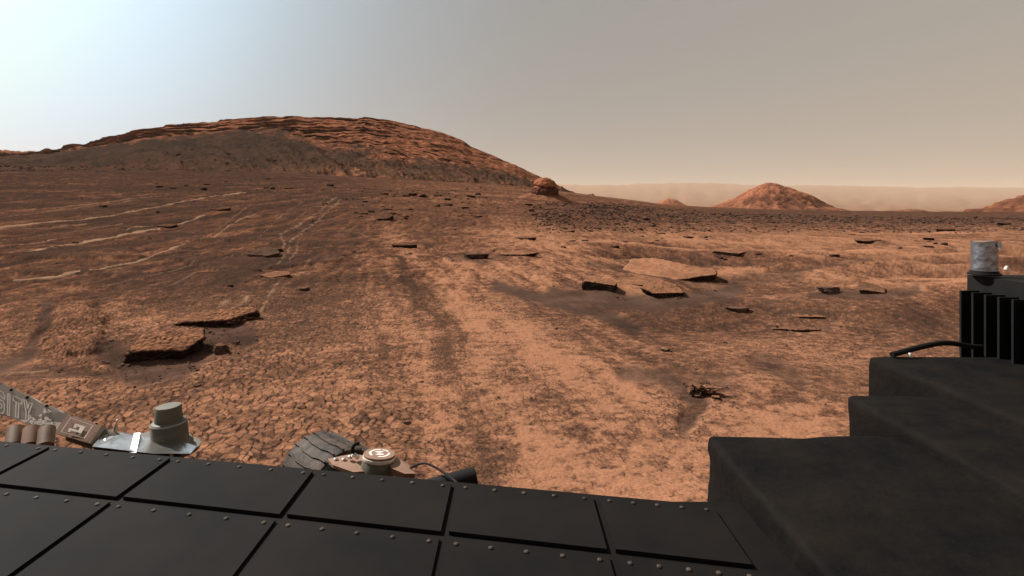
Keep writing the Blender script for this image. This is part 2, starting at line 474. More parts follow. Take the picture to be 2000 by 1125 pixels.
def build_ground():
    r = rows_r()
    tmax = math.tan(R(46.6))
    th = np.arctan(np.linspace(-tmax, tmax, 1290))
    th = np.concatenate([th, np.linspace(th[-1], th[0] + 2 * math.pi, 66)[1:-1]])
    rr, tt = np.meshgrid(r, th, indexing='ij')
    X = (rr * np.sin(tt)).astype(np.float64).ravel(); Y = (rr * np.cos(tt)).astype(np.float64).ravel()
    Z = base_z(X, Y)
    Ys = np.where(Y > 0.3, Y, 0.3)
    px, py = proj(X, Ys, Z)
    d = np.hypot(X, Y)
    front = (Y > 0.3).astype(np.float32)
    near = np.exp(-(d / 16.0) ** 2)
    # ---- deposits in plan view
    streak = fbm2(X * 0.55 + Y * 0.35 + 2 * fbm2(X / 3, Y / 3, 2, 31), Y * 1.3 - X * 0.9, 4, 21)
    patch = fbm2(X / 1.9, Y / 1.9, 5, 25, 0.55)
    mot = fbm2(X / 0.28, Y / 0.28, 4, 27, 0.6)
    far_streak = fbm2(X / 16.0, Y / 3.2, 4, 29)
    left = 1 - sstep(450, 1000, px + 60 * patch)
    b = 0.50 + 0.0 * px
    b = b + 0.30 * sstep(800, 1000, px + 50 * patch) * sstep(600, 540, py) * sstep(425, 455, py)   # dusty plain
    b = b + 0.10 * sstep(900, 1100, px) * sstep(580, 700, py) + 0.20 * sstep(960, 1100, px + 60 * patch) * sstep(720, 880, py) + 0.08 * sstep(1350, 1500, px) * sstep(600, 680, py)
    b = b - 0.31 * left * sstep(640, 560, py + 20 * patch)
    b = b - 0.12 * left * sstep(420, 340, py)
    b = b - 0.24 * np.exp(-((px - 640) / 190) ** 2) * sstep(520, 580, py) * sstep(760, 680, py)
    hol = fbm2(X / 5.5, Y / 3.0, 3, 14); hz_ = sstep(1050, 1300, px) * np.exp(-((d - 20) / 12) ** 2)
    b = b + 0.85 * (hol - 0.05) * hz_
    b = b + 0.28 * streak * (0.4 + near) + 0.20 * patch * sstep(430, 480, py) + 0.22 * mot * near + 0.30 * far_streak * (1 - near)
    spk = fbm2(X / 0.075, Y / 0.06, 4, 35, 0.65); spk2 = fbm2(X / 0.22, Y / 0.10, 4, 37, 0.6)
    b = b + (0.85 * spk + 0.45 * spk2) * np.exp(-(d / 26.0) ** 2)
    mid = sstep(8, 13, d) * (1 - sstep(70, 130, d)); midf = sstep(30, 60, d) * (1 - sstep(250, 400, d))
    grain = fbm2(X / 0.22, Y / 0.7, 4, 39, 0.7); grainf = fbm2(X / 0.9, Y / 2.6, 4, 40, 0.7)
    b = b + 0.55 * grain * mid + 0.45 * grainf * midf
    lin = fbm2(X / 0.7 + 0.6 * patch, Y / 14.0, 4, 46, 0.6)
    b = b + 0.45 * lin * left * sstep(9, 14, d) * (1 - sstep(80, 140, d))
    arcs = fbm2((X + 0.30 * Y) / 0.42 + 0.9 * fbm2(X / 2.0, Y / 2.0, 3, 48), Y / 5.0, 4, 47, 0.6)
    arcs2 = fbm2((X + 0.30 * Y + 0.25 * arcs) / 0.16, Y / 2.6, 3, 49, 0.6)
    arcs = 0.65 * arcs + 0.55 * arcs2
    b = b + 0.85 * arcs * sstep(620, 760, px) * (1 - sstep(1150, 1400, px)) * sstep(455, 520, py)
    ew = 1 + 0.55 * fbm2(X / 0.7, Y / 0.7, 4, 33) + 0.35 * mot
    wob = 9 * fbm2(X / 0.9, Y / 0.9, 3, 41)
    for pts, w, s in BRIGHT:
        dd = poly_dist(px + wob, py + wob * 0.6, pts)
        b = b + s * 0.75 * np.exp(-(dd / (w * ew)) ** 2) * (0.75 + 0.5 * mot)
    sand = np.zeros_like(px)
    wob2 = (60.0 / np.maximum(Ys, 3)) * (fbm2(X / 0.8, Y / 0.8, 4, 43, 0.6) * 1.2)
    for pts, w, s in DARK_SAND:
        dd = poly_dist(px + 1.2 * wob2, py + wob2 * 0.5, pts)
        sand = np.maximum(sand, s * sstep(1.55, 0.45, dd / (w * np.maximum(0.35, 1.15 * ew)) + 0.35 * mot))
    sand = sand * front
    # rubble plain: dark broken rock
    rub = sstep(1010, 1120, px) * sstep(468, 440, py + 10 * far_streak) * sstep(404, 412, py + 0.035 * np.maximum(0, 1420 - px))
    rub = rub * (0.55 + 0.45 * np.clip(far_streak * 2, -1, 1))
    b = b - 0.30 * rub
    # rock tiles of the cracked bedrock
    cs = 0.078 * (1 - 0.35 * sstep(650, 1100, px))
    wx = X + 0.06 * fbm2(X / 0.2, Y / 0.2, 3, 51) + 0.012 * fbm2(X / 0.03, Y / 0.03, 2, 54); wy = Y + 0.06 * fbm2(X / 0.2, Y / 0.2, 3, 52) + 0.012 * fbm2(X / 0.03, Y / 0.03, 2, 55)
    csx = np.where(px < 880, 0.080, 0.052)
    f1, f2, idv = voro(wx / 0.088, wy / 0.075, 61); oyf = voro.oy
    g1, g2, idg = voro(wx / 0.050, wy / 0.046, 67); oyg = voro.oy
    k = sstep(700, 950, px + 60 * patch)
    edge = (f2 - f1) * (1 - k) + (g2 - g1) * k
    idc = idv * (1 - k) + idg * k
    oyc = oyf * (1 - k) + oyg * k
    thr = 0.05 + 0.17 * np.clip(0.5 - 0.9 * patch - 0.6 * spk2, 0, 1.4)
    tile = sstep(thr, thr + 0.20, edge - 0.25 * oyc)            # dust pooled in the middle of each polygon
    ridge = sstep(0.10, 0.02, edge) * np.clip(0.65 + 1.2 * fbm2(X / 0.12, Y / 0.12, 2, 57), 0, 1)
    onrocks = sstep(1.05, 0.75, np.hypot((px - 140) / 74, (py - 640) / 56) ** 1.0 + 0.30 * fbm2(X / 0.35, Y / 0.35, 3, 45) + 0.1 * mot)
    cm = np.clip(0.62 + 0.9 * left + 0.6 * patch, 0, 1) * sstep(500, 600, py)
    cm = np.maximum(cm, sstep(1.2, 0.6, np.hypot((px - 1330) / 95, (py - 800) / 70)))
    cm = np.maximum(cm, 0.9 * onrocks)
    cm = np.clip(cm - 1.2 * np.clip(b - 0.85, 0, 1), 0.12 * near, 1) * (1 - sand) * np.exp(-(d / 13.0) ** 4) * front
    vmask = np.zeros_like(px)
    wig = (22.0 / np.maximum(Ys, 5)) * fbm2(X / 0.8, Y / 0.8, 3, 85)
    vw = vn2(X / 0.5, Y / 0.9, 87)
    for pts, w, sv in VEINS:
        dd = poly_dist(px + wig, py + wig, pts)
        vmask = np.maximum(vmask, sv * sstep(1.25, 0.55, dd / (w * 0.62 * (0.15 + 1.5 * vw) + 0.05) + 0.7 * mot + 0.4 * grain))
    vmask = vmask * front
    # relief
    amp = 0.014 * (1 - k) + 0.009 * k
    rel = amp * cm * (0.85 * sstep(0.0, 0.13, edge) + 0.30 * ridge + 1.1 * oyc + 0.55 * (idc - 0.5))
    rel = rel + (1 - 0.85 * sand) * near * (0.006 * spk + 0.006 * spk2 + 0.006 * fbm2(X / 0.09, Y / 0.09, 4, 71, 0.6) + 0.016 * fbm2(X / 0.5, Y / 0.35, 4, 73))
    rel = rel + 0.05 * onrocks * (1 + 0.15 * mot) + 0.02 * onrocks * sstep(0.0, 0.45, f2 - f1) * (1 - 0.5 * (f1 > 0.45))
    rel = rel - 0.03 * sand * near
    rel = rel + (0.05 * fbm2(X / 1.2, Y / 1.0, 4, 75) + 0.035 * grain + 0.06 * grainf * midf + 0.03 * lin * left) * sstep(6, 14, d) * (1 - sstep(60, 160, d)) * (1 - sand)
    rb = np.maximum(rub, 0.8 * sstep(346, 318, py) * left * front)
    rel = rel + 0.30 * np.clip(rb, 0, 1) * np.maximum(0, fbm2(X / 1.6, Y / 2.2, 4, 77, 0.6)) * sstep(35, 60, d) * (1 - sstep(300, 600, d))
    # low outcrops breaking through the dust in the middle distance
    oc = fbm2(X / 3.4, Y / 1.5, 4, 79)
    ocm = sstep(0.26, 0.34, oc) * sstep(11, 16, d) * (1 - sstep(70, 120, d)) * (0.35 + 0.65 * sstep(800, 600, px)) * (1 - sand)
    rel = rel + 0.07 * ocm
    rel = rel * (1 - 0.6 * vmask) + 0.022 * vmask * (0.6 + 0.8 * vn2(X / 0.12, Y / 0.12, 89))
    for sl in SLABS:
        pc, wp, pb = (sl[1] + sl[2]) / 2, (sl[2] - sl[1]), sl[3]
        mm = np.nonzero((np.abs(px - pc) < wp) & (np.abs(py - pb) < wp))[0]
        dd = np.hypot((px[mm] - pc) / (wp * 0.62), (py[mm] - (pb + sl[5]) / 2) / ((pb - sl[5]) * 0.62 + 2))
        rel[mm] += 0.30 * (sl[3] - sl[4]) * Ys[mm] / F * np.exp(-np.maximum(0, dd - 0.6) ** 2 / 0.18) * (0.8 + 0.5 * patch[mm])
    Z = Z + rel * front
    # ---- colours of the deposits
    b = np.clip(b, 0, 1.15)[:, None]
    c = DARK * (1 - np.clip(b * 2, 0, 1)) + ROCKC * np.clip(b * 2, 0, 1) * (1 - np.clip(b * 2 - 1, 0, 1)) + DUST * np.clip(b * 2 - 1, 0, 1.2)
    tone = (0.80 + 0.45 * idc)[:, None]
    tilec = (DUST * 0.92) * tone * np.clip(0.52 + 0.80 * b, 0.55, 1.15)
    low = (DARK * 1.25)
    cellc = low * (1.0 + 0.5 * spk[:, None]) * (1 - tile[:, None]) + tilec * 1.2 * tile[:, None]
    cellc = cellc * (1 - 0.6 * ridge[:, None]) + PALE * 0.62 * 0.6 * ridge[:, None]
    holes = sstep(0.70, 0.80, idc)[:, None] * 0.6        # tiles filled with dark sand
    cellc = cellc * (1 - holes) + DARK * 1.3 * holes
    c = c * (1 - 0.9 * cm[:, None]) + cellc * 0.9 * cm[:, None]
    c = c * (1 - 0.6 * ocm[:, None]) + GREY * 0.9 * 0.6 * ocm[:, None]
    wig = 5 * fbm2(X / 0.6, Y / 0.6, 3, 83)
    for pts, w, s in PALE_LINES:
        dd = poly_dist(px + wig, py + 0.4 * wig, pts)
        a = (0.75 * s * np.exp(-(dd / (w * 0.85)) ** 2) * np.clip(0.55 + 1.3 * mot + 0.6 * grain, 0, 1) * front)[:, None]
        c = c * (1 - a) + PALE * 0.85 * a
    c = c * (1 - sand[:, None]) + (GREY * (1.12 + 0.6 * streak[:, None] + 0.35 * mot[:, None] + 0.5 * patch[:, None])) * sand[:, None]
    c = c * (1 - 0.9 * vmask[:, None]) + PALE * (0.74 + 0.3 * mot[:, None]) * 0.9 * vmask[:, None]
    # grey talus below the mesa on the far left, and speckle of broken stone
    tal = (sstep(348, 318, py + 8 * far_streak) * (1 - sstep(850, 1050, px)) * front)[:, None]
    c = c * (1 - 0.6 * tal) + GREY * 1.1 * 0.6 * tal
    sp = np.clip(rub, 0, 1)[:, None] * 0.45
    c = c * (1 - sp) + (GREY * (1.0 + 0.9 * np.clip(mot, -1, 1))[:, None]) * sp
    far = sstep(260, 900, d)[:, None]
    c = c * (1 - far) + np.array([0.17, 0.085, 0.052]) * far
    v = np.stack([X, Y, Z], -1)
    me = np_mesh('ground', v, grid_quads(len(r), len(th), True), None, True, c)
    return link('ground', me, M_GROUND, kind='structure')

ground = build_ground()

# ------------------------------------------------------------------ hills
RED = np.array([0.275, 0.104, 0.055]); REDD = np.array([0.105, 0.042, 0.026]); TALUS = np.array([0.030, 0.0205, 0.0165]); TALR = np.array([0.066, 0.034, 0.022])

def tab(pts):
    a = np.array(pts, float)
    return a[:, 0], a[:, 1]

MESA_TOP = tab([(-400, 300), (-60, 302), (60, 300), (120, 293), (135, 286), (150, 282), (165, 283), (180, 277), (210, 270), (240, 262), (270, 254), (330, 244), (400, 238), (460, 233),
                (520, 228), (580, 226), (610, 229), (660, 230), (720, 230), (760, 235), (790, 241), (840, 253), (880, 264), (905, 275), (920, 286), (960, 302),
                (1000, 320), (1040, 337), (1070, 351), (1100, 367), (1130, 380), (1200, 400)])
MESA_LOW = tab([(-400, 300), (60, 300), (130, 294), (200, 284), (270, 270), (350, 263), (420, 259), (500, 254), (560, 259), (640, 277), (700, 284), (760, 300),
                (830, 312), (900, 320), (960, 331), (1000, 341), (1100, 371), (1200, 402)])

def build_mesa():
    YB, YC, YE = 150.0, 420.0, 640.0
    U = np.linspace(-0.42, 2.2, 1) if False else np.linspace(-1.4, 0.22, 900)
    tf = np.linspace(0, 1, 250); tb = np.linspace(0, 1, 14)[1:]
    nf = len(tf)
    px = 1000 + 1000 * U
    top = np.interp(px, *MESA_TOP)
    top = top - 2.0 * fbm2(px / 22.0, px * 0, 4, 91, 0.6) * (1 - sstep(1080, 1120, px))
    low = np.interp(px, *MESA_LOW)
    zc = CAMH + (HZ - top) * YC / F
    Yb0 = YB
    zb = base_z(U * YB, np.full_like(U, YB)) - 1.5
    zl = None
    UU, T = np.meshgrid(U, tf, indexing='ij')
    PX = 1000 + 1000 * UU
    # plain profile: concave talus rising to the crest
    Y0 = YB + (YC - YB) * T
    Zp = zb[:, None] + (zc - zb)[:, None] * (0.62 * T + 0.38 * T ** 1.9)
    PY = HZ - F * (Zp - CAMH) / Y0
    nz = fbm2(PX / 60, T * 9, 4, 93)
    f = (PY - top[:, None]) / np.maximum(3.0, (low - top)[:, None])       # 0 at crest, 1 at foot of the red rock
    rock = sstep(1.08, 0.94, f + 0.30 * nz + 0.10 * fbm2(PX / 22, T * 30, 3, 95))
    # stratified cliffs: benches and steep risers
    sN = 7.5 * np.clip((low - top) / 42.0, 0.55, 1.9)[:, None]
    ph = (f + 0.10 * fbm2(PX / 150, T * 3, 3, 97) + 0.03 * fbm2(PX / 14, T * 20, 2, 98)) * sN
    fr = ph - np.floor(ph)
    lay = _h(np.floor(ph), np.zeros_like(ph), np.zeros_like(ph), 5)
    step = (sstep(0.25, 0.75, fr) - fr) / sN                              # staircase offset in f
    dz_px = step * (low - top)[:, None] * (0.8 + 0.5 * lay)
    dip = np.clip(fbm2(PX / 160, T * 7, 4, 99) * 1.5 + 0.85, 0.15, 1)
    Yd = Y0 + rock * dip * (8.0 - 4.5 * sstep(640, 820, PX)) * np.sin(fr * math.pi * 2) * 0.7
    crag = fbm2(PX / 16.0, Zp / 3.5, 5, 101, 0.6); crag2 = fbm2(PX / 110.0, Zp / 2.6, 4, 103, 0.6)
    Yd = Yd - rock * (3.6 * crag2 + 2.4 * crag) * sstep(0.0, 0.05, 1 - T)
    Zd = Zp + rock * sstep(0, 0.04, 1 - T) * (0.9 * crag2 + 0.5 * crag) - rock * dip * dz_px * (0.55 - 0.25 * sstep(640, 820, PX)) * sstep(0, 0.05, 1 - T)
    tal = (1 - rock)
    Zd = Zd + tal * (1.6 * fbm2(PX / 46, Y0 / 16, 5, 105, 0.55) + 0.5 * fbm2(PX / 6, Y0 / 4, 3, 107) + 1.3 * fbm2(PX / 24 + Y0 / 40, Y0 / 90, 3, 108)) * sstep(0, 0.1, T)
    ledge = sstep(0.24, 0.34, fbm2(PX / 55, Y0 / 6.5, 5, 109, 0.6)) * tal * (0.35 + 0.65 * sstep(500, 700, PX))
    Zd = Zd + 0.9 * ledge
    Xd = UU * Y0
    # colour of the beds
    band = 0.5 + 0.5 * np.sin(ph * 2 * math.pi + 1.0) + 0.5 * crag2
    cr = REDD[None, None] + (RED - REDD)[None, None] * np.clip(0.25 + 0.6 * band + 0.5 * lay - 0.2 * nz, 0, 1.15)[..., None]
    crest = np.exp(-(f / 0.16) ** 2)[..., None]
    cr = cr * (1 - 0.6 * crest) + RED * 1.08 * 0.6 * crest
    mixr = np.clip(0.30 + 0.8 * fbm2(PX / 70, Y0 / 20, 5, 111, 0.6) + 0.4 * fbm2(PX / 9, Y0 / 3, 3, 112) + 0.45 * sstep(620, 900, PX) + 0.75 * sstep(0.40, 0.02, T), 0, 1.25)[..., None]
    ct = TALUS + (TALR - TALUS) * mixr
    sw = np.exp(-(fbm2(PX / 45 + Y0 / 60, Y0 / 16 - PX / 90, 2, 113) / 0.05) ** 2) * sstep(560, 640, PX) * sstep(0.30, 0.1, T)   # pale sand ripples
    ct = ct * (1 - 0.5 * sw[..., None]) + RED * 1.0 * 0.5 * sw[..., None]
    ct = ct * (1 - 0.3 * ledge[..., None]) + TALUS * 0.8 * 0.3 * ledge[..., None]
    rc = sstep(1.35, 0.80, f + 0.45 * nz + 0.35 * fbm2(PX / 14, T * 40, 4, 115, 0.6))
    cr = cr * (0.80 + 0.45 * fbm2(PX / 10, Zp / 1.2, 3, 116))[..., None]
    cc = ct * (1 - rc[..., None]) + cr * rc[..., None]
    Vf = np.stack([Xd, Yd, Zd], -1)
    # back of the mesa
    Yk = YC + (YE - YC) * tb[None, :]
    Zk = zc[:, None] * (1 - 0.8 * sstep(0.0, 1, tb)[None, :]) - 1.0 * tb[None, :]
    Vb = np.stack([U[:, None] * Yk, Yk + 0 * Zk, Zk], -1)
    V = np.concatenate([Vf, Vb], 1)
    Cb = np.broadcast_to(REDD, Vb.shape)
    Cl = np.concatenate([cc, Cb], 1)
    n = V.shape[1]
    me = np_mesh('hill', V.reshape(-1, 3), grid_quads(len(U), n)[:, ::-1], None, True, Cl.reshape(-1, 3))
    return link('layered_mesa', me, M_HILL, kind='structure', label='long layered red mesa rising on the left above grey slopes')

mesa = build_mesa()

def build_butte(name, label, pxc, Yc, toptab, half_px, seed, col_hi, col_lo, ledge=0.0, nth=150, nr=60, zfoot=None):
    """free-standing hill; its skyline table gives the two flanks"""
    scale = Yc / F
    xs, ys = tab(toptab)
    th = np.linspace(0, 2 * math.pi, nth, endpoint=False)
    rr = np.linspace(0, 1, nr)
    TH, RR = np.meshgrid(th, rr, indexing='ij')
    ext_r = (xs[-1] - pxc); ext_l = (pxc - xs[0])
    c = np.cos(TH)
    wr = 0.5 + 0.5 * c
    ext = ext_r * wr + ext_l * (1 - wr)
    hr = np.interp(pxc + RR * ext_r, xs, ys); hl = np.interp(pxc - RR * ext_l, xs, ys)
    py = hr * wr + hl * (1 - wr)
    Zt = CAMH + (HZ - py) * scale
    X0 = (pxc - 1000) * scale
    gully = fbm2(TH * 7.0, RR * 3 + 2, 3, seed) * RR * (1 - RR) * 4
    n1 = fbm3(np.cos(TH) * RR * 5, np.sin(TH) * RR * 5, RR * 0, 5, seed + 3, 0.6)
    size = max(Zt.max() - Zt.min(), 1)
    n3 = fbm3(np.cos(TH) * RR * 11 + 4, np.sin(TH) * RR * 11, RR * 2, 4, seed + 9, 0.6)
    Zt2 = Zt + 0.022 * size * gully + (0.05 * n1 + 0.065 * n3) * size * (1 - 0.6 * np.exp(-(RR / 0.1) ** 2))
    if ledge:
        k = size / ledge
        q = Zt2 / k; fq = q - np.floor(q)
        Zt2 = k * (np.floor(q) + 0.35 * fq + 0.65 * sstep(0.45, 0.8, fq))
    if zfoot is None: zfoot = -2.0
    Zt2 = Zt2 * (1 - sstep(0.9, 1.0, RR)) + (zfoot) * sstep(0.9, 1.0, RR)
    X = X0 + RR * ext * scale * np.cos(TH); Y = Yc + RR * 0.8 * 0.5 * (ext_l + ext_r) * scale * np.sin(TH)
    cf = np.clip(0.45 + 1.0 * n1 + 0.9 * n3 + 0.3 * gully + 0.5 * (0.5 - RR), 0, 1)[..., None]
    col = col_lo + (col_hi - col_lo) * cf
    V = np.stack([X, Y, Zt2], -1).transpose(1, 0, 2)
    me = np_mesh(name, V.reshape(-1, 3), grid_quads(nr, nth, True)[:, ::-1], None, True, col.transpose(1, 0, 2).reshape(-1, 3))
    return link(name, me, M_HILL, kind='structure', label=label)

build_butte('pointed_butte', 'pointed reddish butte standing alone on the plain at right', 1503, 620,
            [(1340, 418), (1370, 412), (1392, 406), (1420, 396), (1440, 386), (1468, 370), (1486, 362), (1496, 358), (1505, 357), (1514, 359), (1526, 363), (1545, 370), (1562, 377), (1585, 385), (1604, 396), (1626, 408), (1660, 416), (1710, 420)],
            0, 201, RED * 1.0, REDD * 0.95, 0, 420, 130)
build_butte('small_peak', 'small orange peak far beyond the rubble plain', 1308, 1000,
            [(1245, 416), (1275, 403), (1292, 393), (1306, 387), (1320, 391), (1338, 401), (1368, 416)], 0, 211, RED * 1.15, RED * 0.75, 0, 120, 40)
build_butte('layered_hill', 'layered brown hill cut off by the right edge', 2075, 330,
            [(1880, 423), (1912, 416), (1932, 409), (1962, 406), (1975, 396), (1996, 388), (2040, 372), (2075, 366), (2150, 380), (2300, 420)], 0, 221, RED * 0.62, REDD * 0.8, 8.5, 300, 90)
for k, (pc, Yd, w, h, dark) in enumerate([(1740, 1100, 32, 6, 0.8), (1780, 1300, 45, 9, 0.9), (1850, 1150, 28, 5, 1.0), (1700, 1500, 30, 6, 1.1), (1885, 900, 9, 3, 0.6), (1912, 240, 9, 5, 0.45)]):
    lab = ['low dark knoll far out on the plain at right', 'broad low knoll on the far plain, tallest of the row right of the butte',
           'flat low knoll on the far plain nearest the right hill', 'faint knoll on the far plain at the foot of the butte', 'tiny dark knoll beside the right hill', 'dark pointed knoll in front of the right hill'][k]
    build_butte('low_knoll', lab, pc, Yd, [(pc - w, 419), (pc - w * .5, 417 - h * .7), (pc, 417 - h), (pc + w * .4, 417 - h * .8), (pc + w, 419)], 0, 231 + k * 7, RED * 0.8 * dark, REDD * dark, 0, 60, 20)
# far-left skyline
build_butte('dark_knob', 'small dark knob on the skyline left of the mesa', 92, 520, [(60, 303), (78, 297), (86, 291), (93, 289), (100, 292), (108, 302)], 0, 271, REDD, REDD * 0.6, 0, 60, 24, 45)
def ridge_line(name, label, pts, Yc, seed, amp, hi, lo, depth=60):
    xs, ys = tab(pts)
    px = np.linspace(xs[0], xs[-1], 260)
    top = np.interp(px, xs, ys) - amp * np.abs(fbm2(px / 11.0, px * 0, 4, seed, 0.6)) * 2
    zc = CAMH + (HZ - top) * Yc / F
    t = np.linspace(0, 1, 30)
    PX, T = np.meshgrid(px, t, indexing='ij')
    prof = np.where(T < 0.6, sstep(0, 0.6, T), 1 - 0.7 * sstep(0.6, 1, T))
    n = fbm2(PX / 7, T * 8, 4, seed + 5, 0.6)
    Z = zc[:, None] * (0.75 + 0.25 * prof) + 0.8 * n * (1 - np.abs(prof - 1) * 0 ) * (T < 0.55)
    Yv = Yc + depth * (T - 0.6) + 4 * n
    col = lo + (hi - lo) * np.clip(0.5 + n, 0, 1)[..., None]
    V = np.stack([(PX - 1000) / F * Yv, Yv, Z], -1)
    me = np_mesh(name, V.reshape(-1, 3), grid_quads(len(px), len(t))[:, ::-1], None, True, col.reshape(-1, 3))
    return link(name, me, M_HILL, kind='structure', label=label)
ridge_line('jagged_ridge', 'jagged pale red ridge on the far left skyline', [(-500, 290), (-200, 286), (0, 295), (40, 296), (72, 298), (90, 301)], 800, 281, 2.2, RED * 1.1, REDD)

# far rim of the crater
def build_rim():
    a = np.linspace(R(-80), R(85), 520)
    Rr = 15000.0
    px = 1000 + 1000 * np.tan(np.clip(a, -1.2, 1.2))
    hpy = np.interp(px, [0, 1000, 1150, 1240, 1330, 1380, 1480, 1650, 1780, 1900, 2000, 2600], [352, 356, 362, 360, 357, 357, 361, 362, 366, 365, 366, 360])
    s = a * 40
    n = fbm2(s * 1.6, s * 0, 5, 301, 0.55)
    top = (HZ - hpy) * Rr / F + 30 * n
    t = np.linspace(0, 1, 26)
    A, T = np.meshgrid(a, t, indexing='ij')
    z = -2 + (top + 2)[:, None] * (0.25 * T + 0.75 * T ** 2.2) + 40 * fbm2(A * 60, T * 5, 4, 305) * T * (1 - T) * 4
    rad = Rr * (0.22 + 0.78 * T)
    sc = 1 / np.cos(np.clip(A, -1.1, 1.1)) * 1.0
    V = np.stack([np.sin(A) * rad * sc, np.cos(A) * rad * sc, z], -1)
    V = np.concatenate([V, (V[:, -1:] * np.array([1.25, 1.25, 0])) + np.array([0, 0, -3.0])], 1)
    n2 = V.shape[1]
    col = np.broadcast_to(np.array([0.16, 0.075, 0.042]), V.shape) * (0.8 + 0.4 * vn2(np.repeat(a[:, None], n2, 1) * 90, np.arange(n2)[None, :] * 0.8 + 0 * a[:, None], 307))[..., None]
    me = np_mesh('crater_rim', V.reshape(-1, 3), grid_quads(len(a), n2)[:, ::-1], None, True, col.reshape(-1, 3))
    return link('crater_rim', me, M_FAR, kind='structure')
build_rim()

# air: dusty haze
def build_haze():
    bm = bmesh.new()
    bmesh.ops.create_cube(bm, size=1.0)
    for v in bm.verts:
        v.co = Vector((v.co.x * 90000, v.co.y * 90000, -6.0 if v.co.z < 0 else 1050.0))
    me = bpy.data.meshes.new('haze'); bm.to_mesh(me); bm.free()
    m = bpy.data.materials.new('dusty_air'); m.use_nodes = True
    nt = m.node_tree; nt.nodes.clear()
    o = nt.nodes.new('ShaderNodeOutputMaterial')
    p = nt.nodes.new('ShaderNodeVolumePrincipled')
    p.inputs['Color'].default_value = (0.92, 0.75, 0.58, 1)
    p.inputs['Density'].default_value = 0.48e-4
    p.inputs['Anisotropy'].default_value = 0.1
    nt.links.new(p.outputs[0], o.inputs['Volume'])
    return link('haze', me, m, kind='stuff', label='even dusty air that fades the crater rim')
build_haze()

# ------------------------------------------------------------------ rocks
def ico(sub):
    bm = bmesh.new()
    bmesh.ops.create_icosphere(bm, subdivisions=sub, radius=1.0)
    v = np.array([w.co[:] for w in bm.verts]); f = np.array([[w.index for w in q.verts] for q in bm.faces])
    bm.free()
    return v, f
ICO = {k: ico(k) for k in (1, 2, 3, 4, 5, 6)}

def rock_shape(seed, kind='lump', sub=4, rough=0.06, nside=7, undercut=0.12, tilt=(0, 0), flat=0.6):
    """unit rock from cut planes: returns verts, faces, amount of up-facing top (0..1)"""
    rng = np.random.RandomState(seed)
    v, f = ICO[sub]
    pl = []
    if kind == 'slab':
        pl.append((np.array([tilt[0], tilt[1], 1.0]), 0.75))
        pl.append((np.array([0, 0, -1.0]), 0.75))
        a0 = rng.rand() * 6.28
        for k in range(nside):
            a = a0 + k * 2 * math.pi / nside + rng.uniform(-0.45, 0.45) * 5.0 / nside
            pl.append((np.array([math.cos(a), math.sin(a), -undercut + rng.uniform(-0.12, 0.2)]), rng.uniform(0.62, 1.0)))
    else:
        for k in range(nside + 6):
            n = rng.normal(size=3); n[2] *= flat
            pl.append((n, rng.uniform(0.62, 0.95)))
        pl.append((np.array([tilt[0], tilt[1], 1.0]), 0.72)); pl.append((np.array([0, 0, -1.0]), 0.6))
    rad = np.full(len(v), 1.35)
    for n, h in pl:
        n = n / np.linalg.norm(n)
        dn = v @ n
        rad = np.minimum(rad, np.where(dn > 1e-4, h / np.maximum(dn, 1e-4), 1.35))
    p = v * rad[:, None]
    if sub >= 3:
        p = p + v * (rough * fbm3(p[:, 0] * 2.6 + seed, p[:, 1] * 2.6, p[:, 2] * 3.2, 5, seed, 0.6))[:, None]
    else:
        p = p + v * (rough * rng.uniform(-1, 1, len(v)))[:, None]
    return p, f

def face_up(p, f):
    n = np.cross(p[f[:, 1]] - p[f[:, 0]], p[f[:, 2]] - p[f[:, 0]])
    vn = np.zeros_like(p)
    for k in range(3): np.add.at(vn, f[:, k], n)
    vn /= np.linalg.norm(vn, axis=1)[:, None] + 1e-12
    return vn

STONE = np.array([0.030, 0.019, 0.015]); STONE_L = np.array([0.078, 0.047, 0.035])

def finish_rock(name, p, f, dims, seed, dust=0.8, cells=0.0, pit=0.0, stone=STONE, top=DUST):
    q = p * np.array(dims) * 0.5
    vn = face_up(q, f)
    up = sstep(0.55, 0.92, vn[:, 2])
    if pit:
        q = q - vn * (pit * np.maximum(0, 0.1 + fbm3(q[:, 0] / 0.07, q[:, 1] / 0.07, q[:, 2] / 0.05, 3, seed + 40)) * (1 - 0.7 * up))[:, None]
    tone = np.ones(len(q))
    if cells:
        f1, f2, idv = voro(q[:, 0] / cells, q[:, 1] / cells, seed + 9)
        e = sstep(0.03, 0.3, f2 - f1)
        q = q + np.array([0, 0, 1.0]) * (up * cells * (0.22 * e * (0.5 + idv)))[:, None]
        tone = 0.45 + 0.55 * e * (0.75 + 0.4 * idv)
    n = fbm3(q[:, 0] / (dims[0] * 0.2), q[:, 1] / (dims[0] * 0.2), q[:, 2] / (dims[0] * 0.2), 4, seed + 3, 0.6)
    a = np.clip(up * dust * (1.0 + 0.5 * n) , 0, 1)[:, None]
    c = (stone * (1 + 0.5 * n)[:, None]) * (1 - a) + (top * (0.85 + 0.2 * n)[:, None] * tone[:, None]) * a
    q[:, 2] -= q[:, 2].min()
    return np_mesh(name, q, None, f, True, c)

